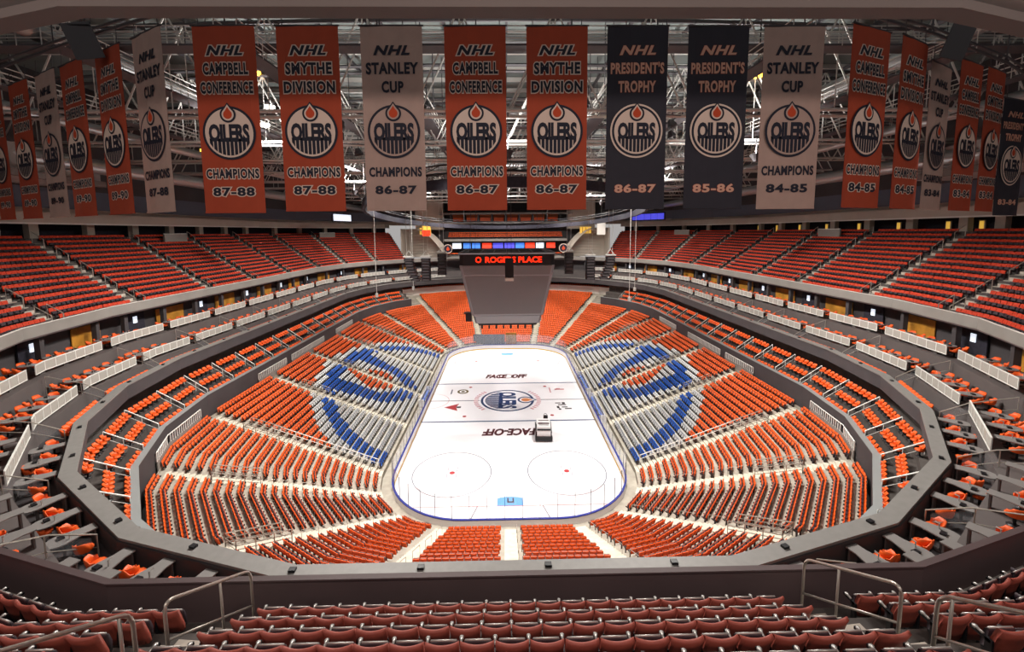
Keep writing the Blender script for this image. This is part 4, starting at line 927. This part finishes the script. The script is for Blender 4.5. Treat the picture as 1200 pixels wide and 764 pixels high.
# ------------------------------------------------------------------ far end between the two stands
YF = 56.5
for sx, sd in ((-1, 'left'), (1, 'right')):
    mb = MB(); n = 10; rows = []
    for u in np.linspace(0, 1, n+1):
        x = sx*(26-8.5*u**.55); z = 29-8.5*u; rows.append([(x, 53+2*u, z), (x-sx*1.6, 55+2*u, z), (sx*30, 60, z), (sx*30, 53, z)])
    mb.grid(rows, 0); struct(mb.build('wall_far_tower_'+sd, M_BEIGE), f'pale curved concrete tower at the far end, {sd}')
    mb = MB(); mb.box(sx*22.5, 58.5, 33, 8, 3, 8.5); struct(mb.build('wall_far_upper_'+sd, M_BEIGE), f'pale wall block above the far {sd} tower')
    o = thing('lit_display', f'small lit yellow concourse display on the far {sd} tower', 'display', (sx*23.2, 54.4, 27.3)); mb = MB(); mb.box(0, 0, 1.0, 3.2, .3, 1.9); mb.build('display_panel', M_GLOWY, o); mb = MB()
    for q in range(3): mb.box(-.9+q*.9, -.2, 1.0, .12, .1, 1.7)
    mb.build('display_bars', M_BLK, o)
    o = thing('round_club_sign', f'dark round hanging sign with pale rim at the far {sd}', 'sign', (sx*16.6, 52.8, 23.2)); mb = MB(); mb.tube([(0, 0, 0), (0, .3, 0)], 1.35, 24); mb.build('sign_disc', M_NAVY, o)
    mb = MB(); mb.tube([(1.2*math.cos(a), -.05, 1.2*math.sin(a)) for a in np.linspace(0, 2*math.pi, 25)], .1, 6); mb.build('sign_rim', M_CREAM, o); mb = MB(); poly(mb, teardrop(.45, 0, -.1, .8), lambda x, y: (x, -.03, y), 0); mb.build('sign_drop', M_DROP, o)
mb = MB(); mb.box(0, 62, 24, 46, .4, 22); struct(mb.build('wall_far', M_DKW), 'dark wall behind the far end decks')
def deck(z0, y0, y1, x0, lab, h=.7):
    mb = MB(); mb.box(0, (y0+y1)/2, z0, 2*x0, y1-y0, h); return struct(mb.build('floor_far_deck', M_FAS), lab)
deck(20.6, 54.6, 61.5, 17.3, 'pale lower deck slab at the far end'); deck(25.6, 55.2, 61.5, 18, 'pale middle deck slab at the far end'); deck(30.6, 55.2, 61.5, 19.5, 'pale upper deck slab at the far end', .5); deck(33.3, 55.2, 61.5, 19.5, 'pale top deck slab at the far end', .4)
for z, y, nrow in ((26.0, 56.0, 3), (21.0, 55.4, 1)):
    far_s = []
    for r in range(nrow):
        for x in np.arange(-16.6, 16.7, .56): far_s.append((x, y+r*.85, z+r*.5, 0.0))
    mb = MB()
    for r in range(nrow): mb.box(0, y+r*.85+.1, z+r*.25-.05, 34, .85, .5*r+.1)
    struct(mb.build('floor_far_steps', M_CONCD), 'stepped floor of a far deck')
    stuff('far_deck_seats', SBU, far_s, [M_OR, M_UND], f'rows of small orange seats on the {"middle" if z > 25 else "lower"} far end deck', 'seats')
for i, (x, w, m, nm) in enumerate([(-14.5, 2.6, M_TV, 'pale'), (-11.5, 2.2, M_TVB, 'bright blue'), (-8.8, 2.4, M_TVB, 'blue'), (-5.6, 2.8, M_TVR, 'red'), (-2.3, 3.0, M_LEDB, 'violet'), (1.1, 3.0, M_LEDB, 'violet'), (4.2, 2.6, M_TVB, 'blue'), (7.2, 2.8, M_TVR, 'red'), (10.2, 2.4, M_TV, 'pale'), (13.4, 2.6, M_TVR, 'red')]):
    o = thing('video_screen', f'{nm} lit video screen over the far bar, {ordn(i+1)} from the left', 'screen', (x, 57.2, 22.9), 0, 'far bar screens')
    mb = MB(); mb.box(0, 0, 1.0, w, .15, 1.6); mb.build('display', m, o); mb = MB(); mb.box(0, .1, 1.0, w+.2, .15, 1.8); mb.build('screen_case', M_BLK, o)
for i in range(9):
    x = -16+i*4.0
    if i not in (2, 3, 5, 6): 
        pass
    struct(MB().box(x, 55.6, 32.1, .35, .35, 2.6).build('column_far', M_STEELD), 'dark column of the far top deck')
    if i < 8:
        o = thing('lit_booth', f'orange lit booth on the far top deck, {ordn(i+1)} from left', 'booth', (x+2, 58, 30.9), 0, 'orange lit booths'); mb = MB(); mb.box(0, 0, .75, 3.0, .5, 1.1); mb.build('booth_back', M_OR, o); mb = MB(); mb.box(0, .6, 1.6, 3.4, .1, 1.3); mb.build('booth_wall', mat('booth_orange', '#a8562a', .6), o)
# far lower gate with dark doors behind the boards
o = thing('far_gate', 'tall brown gate behind the far boards under the scoreboard', 'gate', (1.0, 31.6, .3)); mb = MB(); mb.box(0, 0, 1.7, 2.6, .3, 3.4); mb.build('gate_leaf', M_GOLD, o)
mb = MB()
for q in range(6): mb.box(-1.15+q*.46, -.18, 1.7, .06, .06, 3.3)
mb.build('gate_bars', M_STEELD, o)
o = thing('tunnel_screen', 'dark slatted screen wall left of the far gate', 'screen wall', (-4.3, 31.9, .3)); mb = MB(); mb.box(0, 0, 1.5, 7.6, .25, 3.0); mb.build('screen_wall', M_BLG, o)
mb = MB()
for q in range(16): mb.box(-3.6+q*.48, -.16, 1.5, .09, .08, 2.9)
mb.build('screen_slats', M_CURT, o)
# wall at the top of the far lower bowl
mb = MB(); strip(mb, rect(L_D0+L_NF*L_P+.05, L_D0+L_NF*L_P+.4, lz(L_NF)-.6, 12.6), FAR0, FAR1, close=True, caps=True); struct(mb.build('wall_far_bowl_top', mat('far_white_wall', '#e6e2da', .6)), 'pale wall above the far lower bowl')
mb = MB(); strip(mb, [(L_D0+L_NF*L_P+.4, 12.0), (30, 12.0), (30, 13.6)], FAR0, FAR1); struct(mb.build('floor_far_concourse', M_DKW), 'dark concourse above the far lower bowl')

stuff('far_row_chairs', TC, rows_seats(FAR0, FAR1, 24.75, 1, 1, lambda q: 12.05, .7, .3, .1), [M_OR, M_BLK], 'row of orange chairs above the pale wall at the far end', 'chairs')
# concourse pillars, lit doorways and platforms behind the upper bowl
ncol = 0; rkk = {}
for k in [3.6, 4.2, 4.75, 5.06, yk(-16), yk(-10), yk(-4), yk(2), yk(8), yk(14), yk(20), 6.5, 7.1, 7.7, 8.3, 8.8]:
    for lft in (0, 1):
        q = mir(k) if lft else k; p = R(q, 42.2); t, n = seg_out(q-1e-6); a = math.atan2(t[1], t[0]); sd = 'left' if lft else 'right'; e = tw(p[1])
        struct(MB().box(p[0], p[1], (TOPZ+28.95)/2+e, 1.0, .7, 29-TOPZ, 0, a).build('column_concourse', M_BEIGE), 'pale square column of the top concourse')
        if ncol % 2: ncol += 1; continue
        ncol += 1; p = R(q+.045 if k < 5 or k > 6 else q+.06, 43.2); rkk[sd] = rkk.get(sd, 0)+1
        o = thing('lit_doorway', f'glowing yellow concourse doorway behind the {sd} upper bowl, {ordn(rkk[sd])} from near', 'doorway', (*p, TOPZ+e), a, 'lit concourse doorways')
        MB().box(0, .02, .62, .42, .12, 1.2).build('door_panel', M_GLOWY, o); MB().box(0, -.05, .66, .7, .12, 1.32).build('door_frame', M_BEIGE, o)
for i, (k0, k1) in enumerate(((yk(-3.5), yk(.5)), (7.3, 7.7))):
    for lft in (0, 1):
        a, b = (mir(k1), mir(k0)) if lft else (k0, k1); sd = 'left' if lft else 'right'
        mb = MB(); strip(mb, rect(38.2, 38.45, uz(12)-.2, TOPZ+.35), a, b, close=True, t=True, caps=True)
        o = thing('platform_front', f'pale parapet of the standing platform above the {"middle" if i == 0 else "far"} of the {sd} upper bowl', 'parapet', (0, 0, 0)); mb.build('parapet_panel', M_FAS, o)
        mb = MB(); mb.tube([RP(k, 38.3, TOPZ+.42, True) for k in np.linspace(a, b, 6)], .05, 6); mb.build('parapet_rail', M_WRAIL, o)
# blue and white display ribbons on the outer wall
for x, y, z, w, rot, m, lab in ((37.0, 42, 31.6, 11, -1.1, M_LEDB, 'violet blue lit ribbon display high on the far right wall'), (-39, 34, 31.6, 7, 1.35, M_TV, 'white lit panels display high on the far left wall')):
    o = thing('ribbon_display', lab, 'display', (x, y, z), rot)
    for q in range(5): MB().box((q-2)*w/5, 0, 0, w/5-.25, .2, 1.5).build('display_cell', m, o)
    MB().box(0, .2, 0, w+.4, .2, 2.0).build('display_case', M_CURT, o)
for x, y, m, lab in ((-21.8, 48.5, M_LED, 'red and yellow hanging sign at the far left stand'), (25.5, 44.5, M_FASW, 'pale pink hanging sign at the far right stand')):
    o = thing('hanging_sign', lab, 'sign', (x, y, 27.0)); MB().box(0, 0, .8, 2.2, .15, 1.6).build('lower_panel', m, o); MB().box(0, 0, 2.4, 2.2, .15, 1.6).build('upper_panel', M_GLOWY if m == M_LED else M_FASW, o); mb = MB(); mb.tube([(0, 0, 3.2), (0, 0, 9.5)], .04, 5); mb.build('hanging_cable', M_STEEL, o)

# ------------------------------------------------------------------ lamps
def spot(name, label, x, y, z, tx, ty, tz, power, ang, group, color=(1, .95, .88), blend=.5):
    o = thing(name, label, 'lamp', (x, y, z), 0, group); d = (Vector((tx, ty, tz))-Vector((x, y, z))).normalized(); q = d.to_track_quat('-Z', 'Y'); Mx = q.to_matrix()
    mb = MB(); v = []
    for rr, zz in ((.22, .5), (.3, .25), (.48, -.12), (.5, -.15), (.42, -.1)): v.append([tuple(Mx @ Vector((rr*math.cos(a), rr*math.sin(a), zz))) for a in np.linspace(0, 2*math.pi, 13)])
    mb.grid(v, 0); mb.add([tuple(Mx @ Vector((.22*math.cos(a), .22*math.sin(a), .5))) for a in np.linspace(0, 2*math.pi, 12, endpoint=False)], [tuple(range(12))], 0); mb.build('lamp_housing', M_STEELD, o)
    mb = MB(); mb.tube([(0, 0, .3), (0, 0, 1.6)], .05, 6); mb.build('lamp_bracket', M_STEELD, o)
    l = bpy.data.lights.new('lamp_light', 'SPOT'); l.energy = power; l.color = color; l.spot_size = math.radians(ang); l.spot_blend = blend; l.shadow_soft_size = .35
    lo = bpy.data.objects.new('lamp_light', l); C.objects.link(lo); lo.parent = o; lo.location = tuple(d*.2); lo.rotation_euler = q.to_euler()
n = 0
for y in (-24, -12, 0, 12, 24):
    for x in (-15, 15):
        n += 1; spot('rink_floodlight', f'dark round floodlight under the roof aimed at the ice, {ordn(n)} of ten', x, y, 36.0, x*.45, y, 0, P_ICE, 62, 'rink floodlights', (1, .98, .96))
n = 0
for k in (.0, 1.5, 3.0, 4.4, yk(-14), yk(0), yk(14), 6.6, 8, 9.5, 11, 23-11, 23-9.5, 15, 23-6.6, mir(yk(14)), mir(yk(0)), mir(yk(-14)), 18.6, 20, 21.5, 23):
    n += 1; p = R(k, 4); q = R(k, 15); spot('stand_floodlight', f'dark round floodlight under the roof aimed at the stands, {ordn(n)} of twenty-two', p[0], p[1], 37.5, q[0], q[1], 11, P_STAND, 118, 'stand floodlights')
n = 0
for x, y in ((-22, -30), (0, -32), (22, -30), (-24, 0), (24, 0), (-22, 30), (0, 28), (22, 30)):
    n += 1; spot('roof_fill_uplight', f'small added uplight brightening the roof steel, {ordn(n)} of eight', x, y, 34.5, x, y+2, 46, P_ROOF, 150, 'added roof uplights', (1, .97, .93))  # added lamps, brighten the trusses from below
n = 0
for x, y, z, tx, ty, tz in ((-12, -66, 32.2, -10, -50, 24), (0, -66, 32.2, 0, -50, 26), (12, -66, 32.2, 10, -50, 24)):
    n += 1; spot('near_fill_lamp', f'added warm fill lamp under the near soffit, {ordn(n)} of three', x, y, z, tx, ty, tz, P_NEAR_FILL, 130, 'added near fill lamps', (1, .84, .76))  # added lamps out of view, brighten foreground seats and banners
for x, y, z, m, lab in ((-24, -25.5, 43.2, M_LAMPY, 'glowing yellow lamp high in the roof between two orange banners'), (-24.4, -22.5, 40.9, M_LAMPW, 'bright white roof lamp, upper of a pair between two banners'), (-25.2, -22.2, 39.2, M_LAMPW, 'bright white roof lamp, lower of a pair between two banners'), (-33, -20, 37, M_LAMPY, 'glowing yellow roof lamp behind the left banners'), (33, -14, 38, M_LAMPY, 'glowing yellow roof lamp behind the right banners'), (23.6, -27, 42.4, M_LAMPY, 'glowing yellow lamp high beside the navy 85-86 banner')):
    o = thing('roof_lamp', lab, 'lamp', (x, y, z)); mb = MB(); mb.prism([(px*.5, py*.5) for px, py in circ(1, 12)], .2, 0, lambda p: p); mb.prism([(px*.38, py*.38) for px, py in circ(1, 12)], -.14, 0); mb.build('lamp_glass', m, o)
    mb = MB(); mb.prism([(px*.55, py*.55) for px, py in circ(1, 12)], .3, 0, lambda p: p+np.array([0, 0, .2])); mb.tube([(0, 0, .5), (0, 0, 2.0)], .04, 5); mb.build('lamp_housing', M_STEELD, o)
